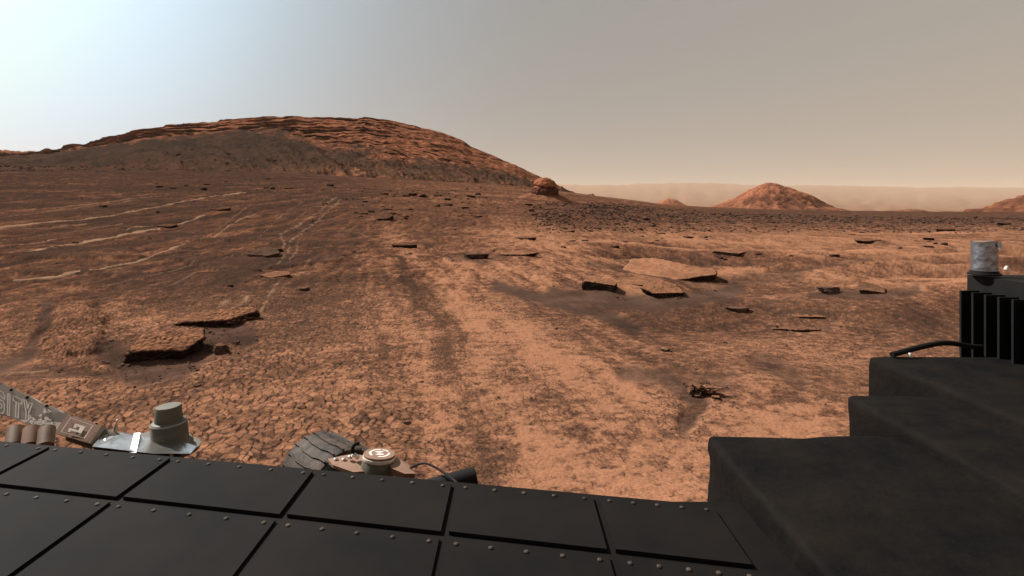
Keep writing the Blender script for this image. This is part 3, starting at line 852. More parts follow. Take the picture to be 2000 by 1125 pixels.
def place_rock(name, label, cat, px, py, wpx, dep, h, rot=0, sink=0.12, kind='lump', sub=5, seed=1, lean=(0, 0), group=None, pit=0.02, cells=0.0, dust=0.8, stone=STONE, top=DUST, **kw):
    """px, py: where the middle of the rock meets the ground in the photograph; wpx its width there; dep depth / width; h height / width"""
    x, y, z = on_ground(px, py)
    w = wpx * y / F
    p, f = rock_shape(seed, kind, sub, **kw)
    me = finish_rock(name, p, f, (w, w * dep, w * h), seed, dust, cells, pit * min(1, w), stone, top)
    o = link(name, me, M_ROCK, label=label, cat=cat, group=group)
    o.location = (x, y, z - sink * w * h)
    o.rotation_euler = (R(lean[0]), R(lean[1]), R(rot))
    return o

def place_slab(label, x0, x1, py_base, py_front, py_back, dep, rot=0, seed=1, sub=6, roll=0.0, rough=0.06, pit=0.04, cells=0.0, dust=0.9, nside=5, undercut=0.12, pale=0, top=DUST, bury=0.06):
    stone = STONE_L if pale else STONE
    top = DUST * (1.35 if isinstance(top, int) else 1.15) if (isinstance(top, int) or top is DUST) else top  # dusty tops lifted to look sunlit, bare sides darkened to look shaded
    """slab from its outline in the photograph: foot and top of its front face, top of its back edge"""
    pc = (x0 + x1) / 2
    x, y, z = on_ground(pc, py_base)
    w = (x1 - x0) * y / F * 1.08
    D = dep * w * 1.25
    hf = max(0.02, (py_base - py_front) * y / F)
    zb = CAMH - (py_back - HZ) * (y + D) / F
    hb = min(max(0.02, zb - z), hf + 0.27 * D)
    p, f = rock_shape(seed, 'slab', sub, rough, nside, undercut)
    fr = np.clip((p[:, 2] + 0.75) / 1.5, -0.15, 1.15)
    hl = hf + (hb - hf) * np.clip(p[:, 1] / 1.7 + 0.5, -0.05, 1.05)
    hl = hl * (1 + roll * p[:, 0])
    q = np.stack([p[:, 0] * w * 0.53, p[:, 1] * D * 0.53, -bury + fr * (hl + bury)], -1)
    me_p = q
    vn = face_up(q, f)
    up = sstep(0.60, 0.93, vn[:, 2])
    n = fbm3(q[:, 0] / (w * 0.16), q[:, 1] / (w * 0.16), q[:, 2] / (w * 0.12), 5, seed + 3, 0.6)
    n2 = fbm3(q[:, 0] / (w * 0.05), q[:, 1] / (w * 0.05), q[:, 2] / (w * 0.03), 3, seed + 5, 0.6)
    q = q + vn * (w * pit * (0.6 * n + 0.5 * n2) * (1 - 0.75 * up))[:, None]
    tone = np.ones(len(q))
    if cells:
        f1, f2, idv = voro(q[:, 0] / cells + 0.3 * n, q[:, 1] / cells, seed + 9)
        e = sstep(0.03, 0.35, f2 - f1)
        q[:, 2] += up * cells * 0.20 * e * (0.5 + idv)
        tone = 0.35 + 0.65 * e * (0.75 + 0.4 * idv)
    else:
        q[:, 2] += up * w * 0.010 * n2
        tone = 0.9 + 0.25 * n2
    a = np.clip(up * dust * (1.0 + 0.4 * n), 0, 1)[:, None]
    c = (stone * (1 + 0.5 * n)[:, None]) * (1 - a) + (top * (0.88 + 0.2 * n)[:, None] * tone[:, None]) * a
    o = link('rock_slab', np_mesh('rock_slab', q, None, f, True, c), M_ROCK, label=label, cat='rock')
    o.location = (x, y + D * 0.5, z)
    o.rotation_euler = (0, 0, R(rot))
    return o

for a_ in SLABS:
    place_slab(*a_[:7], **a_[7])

ROCKS = [
    # name, label, px, py, width, depth, height, extras
    ('stone', 'rugged dark stone with a pale left face below the long tilted slab', 431, 688, 36, 0.9, 0.75, dict(kind='lump', seed=31, sub=5, pit=0.12, rough=0.16, sink=0.12, dust=0.25, stone=STONE_L)),
    ('stone', 'narrow dark stone just right of the grey wedge-shaped slab', 545, 492, 16, 1.4, 0.7, dict(kind='lump', rot=-30, seed=47, sub=4, dust=0.15)),
    ('stone', 'lone black stone on the dark plain below the leftmost vein', 88, 529, 22, 0.8, 0.5, dict(kind='lump', seed=59, sub=4, dust=0.15)),
    ('stone', 'dark knobbly stone on a low mound above the long tilted slab', 450, 561, 17, 0.9, 0.55, dict(kind='lump', seed=61, sub=4, dust=0.2)),
    ('stone', 'small grey stone alone in the middle of the left plain', 660, 511, 15, 0.9, 0.6, dict(kind='lump', seed=67, sub=4, dust=0.2, stone=STONE_L)),
    ('stone', 'little rough stone beside a faint pale crack, right of the tilted slab', 591, 565, 20, 0.9, 0.4, dict(kind='lump', seed=71, sub=4, dust=0.4, stone=STONE_L)),
    ('stone', 'broad mottled dark rock standing alone at the centre of the plain', 931, 504, 54, 0.8, 0.38, dict(kind='lump', rot=-12, seed=79, pit=0.12, rough=0.16, sink=0.25, dust=0.12, stone=STONE_L)),
    ('stone', 'low rounded grey rise of rock behind the broad smooth plate', 1228, 513, 56, 0.8, 0.22, dict(kind='lump', rot=10, seed=107, rough=0.05, sink=0.3, dust=0.5, stone=STONE_L * 1.2)),
    ('stone', 'split dark stone with a black left face at right', 1618, 571, 40, 0.85, 0.5, dict(kind='lump', rot=20, seed=113, sub=5, rough=0.13, sink=0.15, dust=0.15, stone=STONE_L)),
    ('stone', 'low cluster-like rough dark stone below the rounded slab', 1440, 605, 52, 0.5, 0.26, dict(kind='lump', rot=-4, seed=131, rough=0.24, pit=0.16, sink=0.3, dust=0.3, stone=STONE_L)),
    ('stone', 'ragged pale lacy rock on dark sand at lower right', 1370, 766, 62, 0.7, 0.36, dict(kind='lump', rot=-8, seed=137, sub=6, rough=0.26, pit=0.26, sink=0.25, dust=0.85, stone=STONE_L * 1.2, top=DUST * 0.95)),
    ('stone', 'small pale fragment just below the lacy rock', 1398, 778, 17, 0.8, 0.45, dict(kind='lump', seed=139, sub=4, rough=0.22, dust=0.8, stone=STONE_L)),
    ('stone', 'small pale rounded stone above the lacy rock', 1300, 686, 20, 0.8, 0.55, dict(kind='lump', seed=149, sub=4, dust=0.9, top=PALE)),
    ('stone', 'little grey pebble near the foot of the cracked bedrock, low centre', 793, 827, 13, 0.9, 0.65, dict(kind='lump', seed=163, sub=4, dust=0.15, stone=STONE_L * 1.5)),
    ('stone', 'small dark stone in the cracked bedrock above the rover actuator', 386, 755, 22, 0.8, 0.4, dict(kind='lump', seed=167, sub=4, dust=0.3)),
    ('stone', 'dark clod in the cracked bedrock, left of the grey pebble', 590, 797, 22, 0.7, 0.35, dict(kind='lump', seed=173, sub=4, dust=0.5)),
    ('stone', 'small orange stone on dark sand between the cracked slab and the rugged stone', 376, 668, 9, 0.9, 0.7, dict(kind='lump', seed=179, sub=3, dust=0.9)),
    ('stone', 'dark stone right of the rugged stone at lower left', 463, 670, 16, 0.8, 0.45, dict(kind='lump', seed=181, sub=4, dust=0.3)),
    ('stone', 'small dark stone breaking the thick vein at left', 148, 476, 15, 0.8, 0.5, dict(kind='lump', seed=193, sub=4, dust=0.2)),
]
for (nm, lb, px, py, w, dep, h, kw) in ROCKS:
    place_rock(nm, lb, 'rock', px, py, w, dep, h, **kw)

# round-topped outcrop at the foot of the mesa
def build_outcrop():
    x, y, z = on_ground(1064, 389)
    w = 66 * y / F
    root = link('rounded_outcrop', None, label='round-topped red outcrop with a dark notch, at the foot of the mesa', cat='outcrop')
    root.location = (x, y, z)
    v, f = ICO[6]
    a = np.arctan2(v[:, 1], v[:, 0])
    p = v.copy()
    r = 1 + 0.10 * fbm3(v[:, 0] * 2, v[:, 1] * 2, v[:, 2] * 2, 4, 311) + 0.06 * fbm3(v[:, 0] * 7, v[:, 1] * 7, v[:, 2] * 7, 3, 313)
    p = v * r[:, None]
    notch = np.exp(-((p[:, 2] - 0.30 - 0.10 * np.sin(a * 2 + 1)) / 0.10) ** 2) * (0.7 + 0.6 * fbm3(v[:, 0] * 4, v[:, 1] * 4, v[:, 2] * 0, 2, 317))
    p[:, :2] *= (1 - 0.24 * np.clip(notch, 0, 1.2))[:, None]
    p[:, :2] *= (1 + 0.10 * sstep(0.3, -0.5, p[:, 2]))[:, None]
    q = p * np.array([w * 0.40, w * 0.45, w * 0.42])
    vn = face_up(q, f)
    up = sstep(-0.1, 0.6, vn[:, 2])
    n = fbm3(p[:, 0] * 4, p[:, 1] * 4, p[:, 2] * 7, 4, 319)
    cap = sstep(0.22, 0.36, p[:, 2])
    c = (STONE * 1.5 + (REDD - STONE * 1.5) * np.clip(0.6 + n, 0, 1)[:, None]) * (1 - cap[:, None]) + (RED * (0.95 + 0.2 * n)[:, None]) * cap[:, None]
    q[:, 2] += w * 0.22
    me = np_mesh('outcrop_body', q, None, f, True, c)
    link('body', me, M_ROCK, parent=root)
    # skirt of fallen debris
    th = np.linspace(0, 2 * math.pi, 90, endpoint=False); t = np.linspace(0, 1, 20)
    TH, T = np.meshgrid(th, t, indexing='ij')
    rad = w * (0.3 + 0.62 * T) * (1 + 0.15 * fbm2(TH * 3, T * 0, 3, 321))
    zz = w * 0.20 * (1 - T) ** 1.4 + w * 0.03 * fbm2(TH * 9, T * 6, 4, 323) * (1 - T)
    X, Y = rad * np.cos(TH), rad * np.sin(TH)
    Zs = base_z(x + X, y + Y) - z + zz - 0.12 * T
    cc = REDD + (DUST - REDD) * np.clip(0.5 + fbm2(TH * 6, T * 5, 4, 325), 0, 1)[..., None]
    V = np.stack([X, Y, Zs], -1).transpose(1, 0, 2)
    link('debris_apron', np_mesh('debris_apron', V.reshape(-1, 3), grid_quads(20, 90, True)[:, ::-1], None, True, cc.transpose(1, 0, 2).reshape(-1, 3)), M_ROCK, parent=root)
    return root
build_outcrop()

# scattered stones: shared shapes
SMALL = []
for k in range(10):
    p, f = rock_shape(500 + k, 'slab' if k < 6 else 'lump', 3, 0.10, 6, 0.05, (0.12 * math.sin(k), 0.1 * math.cos(k * 2)))
    SMALL.append(finish_rock('stone', p, f, (1.0, 0.8, 0.34 if k < 6 else 0.6), 500 + k, 0.28, 0, 0.05))
TINY = []
for k in range(10):
    p, f = rock_shape(600 + k, 'slab' if k < 5 else 'lump', 1, 0.10, 5, 0.2)
    q = p * np.array((0.5, 0.42, 0.17 if k < 5 else 0.3)); q[:, 2] -= q[:, 2].min()
    TINY.append((q, f))

rng = np.random.RandomState(7)
def scatter_px(n, box, wfun=None):
    out = []
    while len(out) < n:
        px, py = rng.uniform(box[0], box[1]), rng.uniform(box[2], box[3])
        if wfun is None or rng.rand() < wfun(px, py): out.append((px, py))
    return out

FIELDS = [  # box of the field in the photo, count, width range in pixels, group, label
    ((1060, 1960, 402, 452), 110, (5, 13), 'loose slabs of the rubble plain', 'low dark slab lying in the rubble plain between outcrop and right hill'),
    ((690, 1050, 372, 462), 60, (6, 17), 'dark slabs below the mesa', 'thin dark slab on the slope between mesa foot and dusty plain'),
    ((60, 660, 345, 440), 34, (5, 14), 'dark ledge stones on the left plain', 'thin dark ledge stone on the brown plain at upper left'),
    ((1080, 1900, 448, 505), 46, (6, 18), 'slabs half buried in the dusty plain', 'thin dark slab half buried in orange dust on the plain'),
    ((280, 600, 288, 325), 26, (4, 9), 'dark boulders on the mesa slope', None),
]
def rubble_w(px, py):
    sky = np.interp(px, [1060, 1100, 1200, 1300, 1400, 1700, 1960], [385, 388, 395, 406, 413, 421, 424])
    return 1.0 if py > sky + 2 else 0.0
ORD = ['leftmost'] + ['%s-from-left' % w for w in ('second', 'third', 'fourth', 'fifth', 'sixth', 'seventh', 'eighth', 'ninth', 'tenth', 'eleventh', 'twelfth', 'thirteenth', 'fourteenth', 'fifteenth', 'sixteenth', 'seventeenth', 'eighteenth', 'nineteenth', 'twentieth')] + ['right-end'] * 60
def region(grp, px, py):
    if grp.startswith('loose'):
        b_ = np.searchsorted([1180, 1290, 1400, 1500, 1610, 1740, 1850], px)
        lm = ['right of the round outcrop', 'left of the small far peak', 'below the small far peak', "below the butte's left flank", "below the butte's right flank", 'below the far knolls', 'left of the right hill', 'below the right hill'][b_]
        return 'dark slab, %s of the rubble plain, %s' % (('far row', 'middle row', 'near row')[int(np.searchsorted([421, 436], py))], lm)
    if grp.startswith('dark slabs'):
        b_ = np.searchsorted([800, 920], px)
        lm = ['right of the braided veins', 'above the bright dust drift', 'left of the round outcrop'][b_]
        return 'thin dark slab %s, %s of the slope' % (lm, ('highest row', 'upper row', 'lower row', 'lowest row')[int(np.searchsorted([395, 418, 440], py))])
    if grp.startswith('dark ledge'):
        b_ = np.searchsorted([250, 450], px)
        lm = ['at the far left', 'above the long vein', 'left of the braided veins'][b_]
        return 'thin ledge stone %s, %s of the brown plain' % (lm, ('upper row', 'middle row', 'lower row')[int(np.searchsorted([375, 405], py))])
    b_ = np.searchsorted([1250, 1420, 1580, 1740], px)
    lm = ['left of the smooth plate', 'behind the smooth plate', 'below the butte', 'right of the butte', 'left of the silver can'][b_]
    return 'slab half buried in dust %s, %s' % (lm, ('upper row', 'lower row')[int(py > 476)])
for (box, n, wr, grp, lab) in FIELDS[:4]:
    pts = scatter_px(n, box, rubble_w if box[0] == 1060 else (lambda a, b: float(vn2(np.array([a / 70.0]), np.array([b / 14.0]), 9)[0] > 0.52)))
    cells_ = {}
    for p in pts:
        cells_.setdefault(region(grp, *p), []).append(p)
    named = {}
    for key, members in cells_.items():
        members.sort()
        for i_, p in enumerate(members):
            named[p] = '%s %s' % (ORD[i_] if len(members) > 1 else 'lone', key)
    for (px, py) in pts:
        x, y, z = on_ground(px, py)
        if y > 300: continue
        lab = named[(px, py)]
        w = rng.uniform(*wr) * (0.6 + 0.8 * rng.rand() ** 2) * y / F
        o = link('stone', SMALL[rng.randint(10)], M_ROCK, label=lab, cat='rock', group=grp)
        o.location = (x, y, z - 0.04 * w)
        o.scale = (w * rng.uniform(0.8, 1.3), w * rng.uniform(0.6, 1.0), w * rng.uniform(0.5, 1.0))
        o.rotation_euler = (R(rng.uniform(-8, 8)), R(rng.uniform(-8, 8)), rng.uniform(-0.6, 0.6))
# boulders on the slope of the mesa sit on its mesh
deps = bpy.context.evaluated_depsgraph_get()
def on_mesh(o, px, py):
    d = Vector(((px - 1000) / F, 1, -(py - HZ) / F)).normalized()
    hit, loc, nrm, idx = o.ray_cast(Vector((0, 0, CAMH)), d)
    return loc if hit else None
bp_ = sorted((rng.uniform(*FIELDS[4][0][:2]), rng.uniform(*FIELDS[4][0][2:])) for _ in range(26))
for k, (px, py) in enumerate(bp_):
    third = [q for q in bp_ if int((q[0] - 280) // 107) == int((px - 280) // 107)]
    blab = '%s of the dark boulders on the %s of the grey mesa slope' % (ORD[third.index((px, py))], ('left third', 'middle third', 'right third')[min(2, int((px - 280) // 107))])
    loc = on_mesh(mesa, px, py)
    if loc is None: continue
    w = rng.uniform(3.5, 8) * loc.y / F
    o = link('boulder', SMALL[6 + rng.randint(4)], M_ROCK, label=blab, cat='rock', group='dark boulders on the mesa slope')
    o.location = loc - Vector((0, 0, 0.15 * w)); o.scale = (w, w, w); o.rotation_euler = (0, 0, rng.uniform(0, 6))

def stones_stuff(name, label, pts, wfun, colr, mat=M_ROCK):
    Vs, Fs, Cs, off = [], [], [], 0
    loc = np.array([on_ground(px, py, True)[:2] for px, py in pts])
    zz = base_z(loc[:, 0], loc[:, 1])
    for (px, py), (x, y), z in zip(pts, loc, zz):
        if y > 330: continue
        q, f = TINY[rng.randint(10)]
        w = wfun(px, py) * y / F
        a = rng.uniform(0, 6.28); ca, sa_ = math.cos(a), math.sin(a)
        s = w * rng.uniform(0.7, 1.3, 3)
        p = q * s
        p = np.stack([p[:, 0] * ca - p[:, 1] * sa_, p[:, 0] * sa_ + p[:, 1] * ca, p[:, 2]], -1) + np.array([x, y, z - 0.03 * w])
        Vs.append(p); Fs.append(f + off); off += len(p)
        Cs.append(np.broadcast_to(colr * rng.uniform(0.6, 1.5), p.shape))
    me = np_mesh(name, np.concatenate(Vs), None, np.concatenate(Fs), False, np.concatenate(Cs))
    return link(name, me, mat, label=label, cat=None, kind='stuff')

pts = scatter_px(6000, (1040, 2040, 396, 455), lambda a, b: rubble_w(a, b) * (0.3 + 0.7 * vn2(np.array([a / 60.0]), np.array([b / 9.0]), 3)[0]) * (1.0 if b < 436 else 0.35))
stones_stuff('rubble', 'countless broken stones covering the far plain', pts, lambda a, b: 1.5 + 5.5 * rng.rand() ** 2, STONE * 2.2)
pts = scatter_px(900, (-40, 560, 316, 335), lambda a, b: float(vn2(np.array([a / 50.0]), np.array([b / 5.0]), 5)[0] > 0.45)) + scatter_px(500, (560, 1060, 365, 450), lambda a, b: float(vn2(np.array([a / 40.0]), np.array([b / 9.0]), 6)[0] > 0.5))
stones_stuff('ledge_rubble', 'broken dark stones along the ledge below the mesa', pts, lambda a, b: rng.uniform(1.5, 5.0), STONE * 1.2)
def pw(a, b):
    g = math.exp(-((a - 330) / 150) ** 2 - ((b - 700) / 45) ** 2) + 0.5 * math.exp(-((a - 470) / 60) ** 2 - ((b - 660) / 50) ** 2) + 0.35 * math.exp(-((a - 1380) / 60) ** 2 - ((b - 790) / 40) ** 2)
    for sl in SLABS:
        g += 0.5 * math.exp(-((a - (sl[1] + sl[2]) / 2) / ((sl[2] - sl[1]) * 0.7)) ** 2 - ((b - sl[3]) / 12.0) ** 2)
    return min(1.0, g) + 0.03
pts = scatter_px(1100, (0, 1800, 470, 960), pw)
stones_stuff('pebbles', 'small pebbles strewn over the sand in the foreground', pts, lambda a, b: 1.8 + 7.5 * rng.rand() ** 3.5, STONE_L * 1.1)

# ------------------------------------------------------------------ rover
rover = link('rover', None, label='dusty exploration rover with lettered suspension arm, wheels and silver antenna can', cat='rover')

def bm_obj(name, bm, mat, parent, smooth=False, bevel=0.0, seg=2):
    if bevel:
        ed = [e for e in bm.edges if len(e.link_faces) == 2 and e.calc_face_angle(0) > 0.6]
        bmesh.ops.bevel(bm, geom=ed, offset=bevel, segments=seg, affect='EDGES', profile=0.5)
    bmesh.ops.recalc_face_normals(bm, faces=bm.faces)
    me = bpy.data.meshes.new(name); bm.to_mesh(me); bm.free()
    if smooth: me.polygons.foreach_set('use_smooth', np.ones(len(me.polygons), dtype=bool))
    return link(name, me, mat, parent=parent)

def add_box(bm, x0, x1, y0, y1, z0, z1):
    vs = [bm.verts.new((x, y, z)) for z in (z0, z1) for (x, y) in ((x0, y0), (x1, y0), (x1, y1), (x0, y1))]
    for f in ((0, 1, 2, 3), (4, 5, 6, 7), (0, 1, 5, 4), (1, 2, 6, 5), (2, 3, 7, 6), (3, 0, 4, 7)):
        bm.faces.new([vs[k] for k in f])
    return vs

def frame_of(axis):
    a = Vector(axis).normalized()
    t = Vector((0, 0, 1)) if abs(a.z) < 0.9 else Vector((1, 0, 0))
    u = a.cross(t).normalized(); w = a.cross(u)
    return a, u, w

def add_lathe(bm, base, axis, prof, n=40):
    """prof: list of (radius, height along axis)"""
    a, u, w = frame_of(axis); base = Vector(base)
    rings = []
    for r, h in prof:
        if r < 1e-5: rings.append([bm.verts.new(base + a * h)])
        else: rings.append([bm.verts.new(base + a * h + (u * math.cos(2 * math.pi * k / n) + w * math.sin(2 * math.pi * k / n)) * r) for k in range(n)])
    for A, B in zip(rings[:-1], rings[1:]):
        if len(A) == 1 and len(B) == 1: continue
        for k in range(n):
            k2 = (k + 1) % n
            if len(A) == 1: bm.faces.new((A[0], B[k], B[k2]))
            elif len(B) == 1: bm.faces.new((A[k], A[k2], B[0]))
            else: bm.faces.new((A[k], A[k2], B[k2], B[k]))

def add_tube(bm, pts, r, n=10):
    pts = [Vector(p) for p in pts]
    rings = []
    for i, p in enumerate(pts):
        t = (pts[min(i + 1, len(pts) - 1)] - pts[max(i - 1, 0)]).normalized()
        a, u, w = frame_of(t)
        if rings:
            # keep frames aligned
            pu = rings[-1][1]
            u = (pu - t * pu.dot(t)).normalized(); w = t.cross(u)
        rings.append(([bm.verts.new(p + (u * math.cos(2 * math.pi * k / n) + w * math.sin(2 * math.pi * k / n)) * r) for k in range(n)], u))
    for (A, _), (B, _) in zip(rings[:-1], rings[1:]):
        for k in range(n): bm.faces.new((A[k], A[(k + 1) % n], B[(k + 1) % n], B[k]))
    bm.faces.new(rings[0][0]); bm.faces.new(rings[-1][0][::-1])

def smooth_path(p, n=8):
    p = [Vector(q) for q in p]; out = []
    for i in range(len(p) - 1):
        a, b, c, d = p[max(i - 1, 0)], p[i], p[i + 1], p[min(i + 2, len(p) - 1)]
        for k in range(n):
            t = k / n
            out.append(0.5 * ((2 * b) + (c - a) * t + (2 * a - 5 * b + 4 * c - d) * t * t + (3 * b - a - 3 * c + d) * t ** 3))
    out.append(p[-1]); return out

def shade_auto(o, ang=35):
    me = o.data
    bm = bmesh.new(); bm.from_mesh(me)
    for e in bm.edges: e.smooth = not (len(e.link_faces) == 2 and e.calc_face_angle(0) > R(ang))
    for f in bm.faces: f.smooth = True
    bm.to_mesh(me); bm.free()
    return o

def lathe_obj(name, base, axis, prof, mat, parent, n=40):
    bm = bmesh.new(); add_lathe(bm, base, axis, prof, n)
    return shade_auto(bm_obj(name, bm, mat, parent))

def tube_obj(name, pts, r, mat, parent, n=10, sm=True):
    bm = bmesh.new(); add_tube(bm, smooth_path(pts) if sm else pts, r, n)
    return shade_auto(bm_obj(name, bm, mat, parent))

# --- body below and beside the camera mast
bm = bmesh.new()
deck_poly = [(-2.6, 2.225), (-2.0, 2.125), (-1.2, 1.99), (-0.6, 1.89), (0.0, 1.79), (0.53, 1.70), (0.72, 1.70), (1.5, 1.72), (1.5, -1.2), (-2.6, -1.2)]
lo = [bm.verts.new((x, y, 0.66)) for x, y in deck_poly]; hi = [bm.verts.new((x, y, 1.04)) for x, y in deck_poly]
bm.faces.new(hi); bm.faces.new(lo[::-1])
for k in range(len(lo)):
    k2 = (k + 1) % len(lo); bm.faces.new((lo[k], lo[k2], hi[k2], hi[k]))
body = bm_obj('body', bm, M_DECK, rover, bevel=0.012)
def deck_box(name, x0, x1, y0, y1, z0, z1, mat=M_DARK, bev=0.012, parent=None):
    b = bmesh.new(); add_box(b, x0, x1, y0, y1, z0, z1)
    return bm_obj(name, b, mat, parent or rover, bevel=bev)
# panels bolted on the deck
ed = lambda x: 1.79 - 0.1675 * x                       # far edge of the deck
cuts = [-2.55, -1.86, -1.31, -0.72, -0.2, 0.28, 0.66]
for x0, x1 in zip(cuts[:-1], cuts[1:]):
    for (t0, t1, hz) in ((0.03, 0.30, 1.052), (0.325, 0.95, 1.049)):
        b = bmesh.new()
        q = [(x0 + .012, ed(x0) - t0), (x1 - .012, ed(x1) - t0), (x1 - .012, ed(x1) - t1), (x0 + .012, ed(x0) - t1)]
        lo_ = [b.verts.new((x, y, 1.0405)) for x, y in q]; hi_ = [b.verts.new((x, y, hz)) for x, y in q]
        b.faces.new(hi_); b.faces.new(lo_[::-1])
        for k in range(4): b.faces.new((lo_[k], lo_[(k + 1) % 4], hi_[(k + 1) % 4], hi_[k]))
        bm_obj('deck_panel', b, M_DECK, body, bevel=0.003)
        n_b = 5
        for k in range(n_b):
            xx = x0 + .04 + (x1 - x0 - .08) * k / (n_b - 1)
            lathe_obj('bolt', (xx, ed(xx) - t0 - .025, hz - .001), (0, 0, 1), [(0.007, 0), (0.007, 0.004), (0.004, 0.006), (0, 0.006)], M_WHEEL, body, 8)
# stepped near-black boxes, invented to fill the dark lower right corner
P1 = unp(1378, 848, 1.98); P2 = unp(1652, 772, 2.25); P3 = unp(1694, 696, 2.7); P4 = unp(1889, 530, 2.95)
# added housing that carries the antenna; its fins are invented
def blanket_box(name, x0, x1, y0, y1, z0, z1, seed):
    """added box with a dark, slightly crumpled blanket surface"""
    b = bmesh.new(); add_box(b, x0, x1, y0, y1, z0, z1)
    bmesh.ops.bevel(b, geom=list(b.edges), offset=0.028, segments=3, affect='EDGES', profile=0.6)
    for _ in range(4):
        le = [e for e in b.edges if e.calc_length() > 0.045]
        if not le: break
        bmesh.ops.subdivide_edges(b, edges=le, cuts=1, use_grid_fill=True)
    b.normal_update()
    co = np.array([v.co[:] for v in b.verts]); nn = np.array([v.normal[:] for v in b.verts])
    q1 = np.abs(fbm3(co[:, 0] * 5 + seed, co[:, 1] * 5, co[:, 2] * 5, 4, seed, 0.6)); q2 = fbm3(co[:, 0] * 2.2, co[:, 1] * 2.2 + seed, co[:, 2] * 2.2, 2, seed + 3)
    co = co + nn * (0.012 * q2 - 0.020 * q1)[:, None]
    for v, c_ in zip(b.verts, co): v.co = c_
    return bm_obj(name, b, M_BLANKET, rover, smooth=True)
e1 = blanket_box('added_box', P1.x, 1.9, 1.0, P1.y, 0.70, P1.z, 21)
e2 = blanket_box('added_box', P2.x, 3.2, 0.8, P2.y, 0.70, P2.z, 22)
e3 = blanket_box('added_box', P3.x, 3.5, 1.4, P3.y, 0.72, P3.z, 23)
hs = deck_box('added_housing', P4.x, 3.6, 2.45, P4.y, 0.75, P4.z - 0.02, M_DARK, 0.02)
for k in range(6):
    yy = 2.50 + k * 0.075
    b = bmesh.new(); add_box(b, P4.x - 0.10, P4.x - 0.001, yy, yy + 0.012, 0.95, P4.z - 0.10)
    bm_obj('cooling_fin', b, M_DARK, hs, bevel=0.003)
tube_obj('pipe', [(P3.x + .1, 2.66, P3.z + .02), (2.3, 2.74, P3.z + .06), (P4.x - .02, 2.80, P3.z + .04), (P4.x + .05, 2.86, P3.z + 0.3)], 0.014, M_DARK, hs)
# small white tips of instruments peeping over the boxes
lathe_obj('sensor_tip', unp(1777, 697, 2.66), (0, 0, 1), [(0.010, 0), (0.010, 0.014), (0.006, 0.02), (0, 0.021)], M_PALE, e3, 12)
lathe_obj('sensor_tip', unp(1965, 527, 2.9), (0.3, 0, 1), [(0.012, 0), (0.008, 0.02), (0, 0.024)], M_PALE, hs, 12)

# antenna can wrapped in silver foil
def foil_mat():
    m, nt, b = new_mat('silver_foil')
    tc = nt.nodes.new('ShaderNodeTexCoord')
    v = nt.nodes.new('ShaderNodeTexVoronoi'); v.inputs['Scale'].default_value = 30
    nt.links.new(tc.outputs['Object'], v.inputs['Vector'])
    n = tex_noise(nt, tc.outputs['Object'], 45, 4, 0.6)
    b.inputs['Base Color'].default_value = (0.27, 0.28, 0.31, 1)
    b.inputs['Metallic'].default_value = 0.85; b.inputs['Roughness'].default_value = 0.36
    bp = nt.nodes.new('ShaderNodeBump'); bp.inputs['Strength'].default_value = 0.5; bp.inputs['Distance'].default_value = 0.006
    bp2 = nt.nodes.new('ShaderNodeBump'); bp2.inputs['Strength'].default_value = 0.3; bp2.inputs['Distance'].default_value = 0.004
    nt.links.new(v.outputs[0], bp.inputs['Height']); nt.links.new(n.outputs[0], bp2.inputs['Height'])
    nt.links.new(bp.outputs[0], bp2.inputs['Normal']); nt.links.new(bp2.outputs[0], b.inputs['Normal'])
    return m
M_FOIL = foil_mat()
can_d = 2.86
cc_ = unp(1922.5, 526, can_d); can_r = 20.5 * can_d / F; can_h = 55 * can_d / F
th = np.linspace(0, 2 * math.pi, 72, endpoint=False); hh = np.linspace(-0.06, 1, 26)
TH, HH = np.meshgrid(th, hh, indexing='ij')
wr = fbm2(TH * 5, HH * 7, 4, 401, 0.6)
rad = can_r * (1 + 0.012 * wr - 0.05 * np.exp(-((TH - 5.2) / 0.22) ** 2 - ((HH - 0.82) / 0.09) ** 2) + 0.03 * np.exp(-((TH - 5.0) / 0.15) ** 2 - ((HH - 0.70) / 0.05) ** 2))
V = np.stack([cc_.x + rad * np.cos(TH), cc_.y + rad * np.sin(TH), cc_.z + can_h * HH + 0.004 * np.sin(TH * 3) * (HH > 0.97)], -1).transpose(1, 0, 2)
can = link('antenna_can', np_mesh('antenna_can', V.reshape(-1, 3), grid_quads(26, 72, True), None, True), M_FOIL, parent=rover)
lathe_obj('can_lid', (cc_.x, cc_.y, cc_.z + can_h - 0.012), (0, 0.0, 1), [(can_r * 1.0, 0), (can_r * 0.97, 0.010), (can_r * 0.5, 0.014), (0, 0.015)], M_BROWN, can, 48)
lathe_obj('mount_ring', (cc_.x, cc_.y, cc_.z - 0.03), (0, 0, 1), [(can_r * 1.25, 0), (can_r * 1.25, 0.008), (can_r * 1.08, 0.012), (can_r * 1.05, 0.022), (can_r, 0.024)], M_DARK, can, 40)
b = bmesh.new()
for q in range(2):
    o_ = Vector((cc_.x + can_r * 1.01 * math.cos(5.15 + q * .22), cc_.y + can_r * 1.01 * math.sin(5.15 + q * .22), cc_.z + can_h * (0.93 - .05 * q)))
    nrm = Vector((math.cos(5.15), math.sin(5.15), 0)); tg = Vector((-nrm.y, nrm.x, 0))
    A = b.verts.new(o_ - tg * .02 + nrm * .002); B = b.verts.new(o_ + tg * .026 + Vector((0, 0, .012)) + nrm * .004); Cc = b.verts.new(o_ + tg * .004 - Vector((0, 0, .034)) + nrm * .014)
    D = b.verts.new(o_ + tg * .004 - Vector((0, 0, .005)) + nrm * .001)
    b.faces.new((A, Cc, B)); b.faces.new((A, B, D)); b.faces.new((A, D, Cc)); b.faces.new((D, B, Cc))
bm_obj('foil_flap', b, M_FOIL, can)

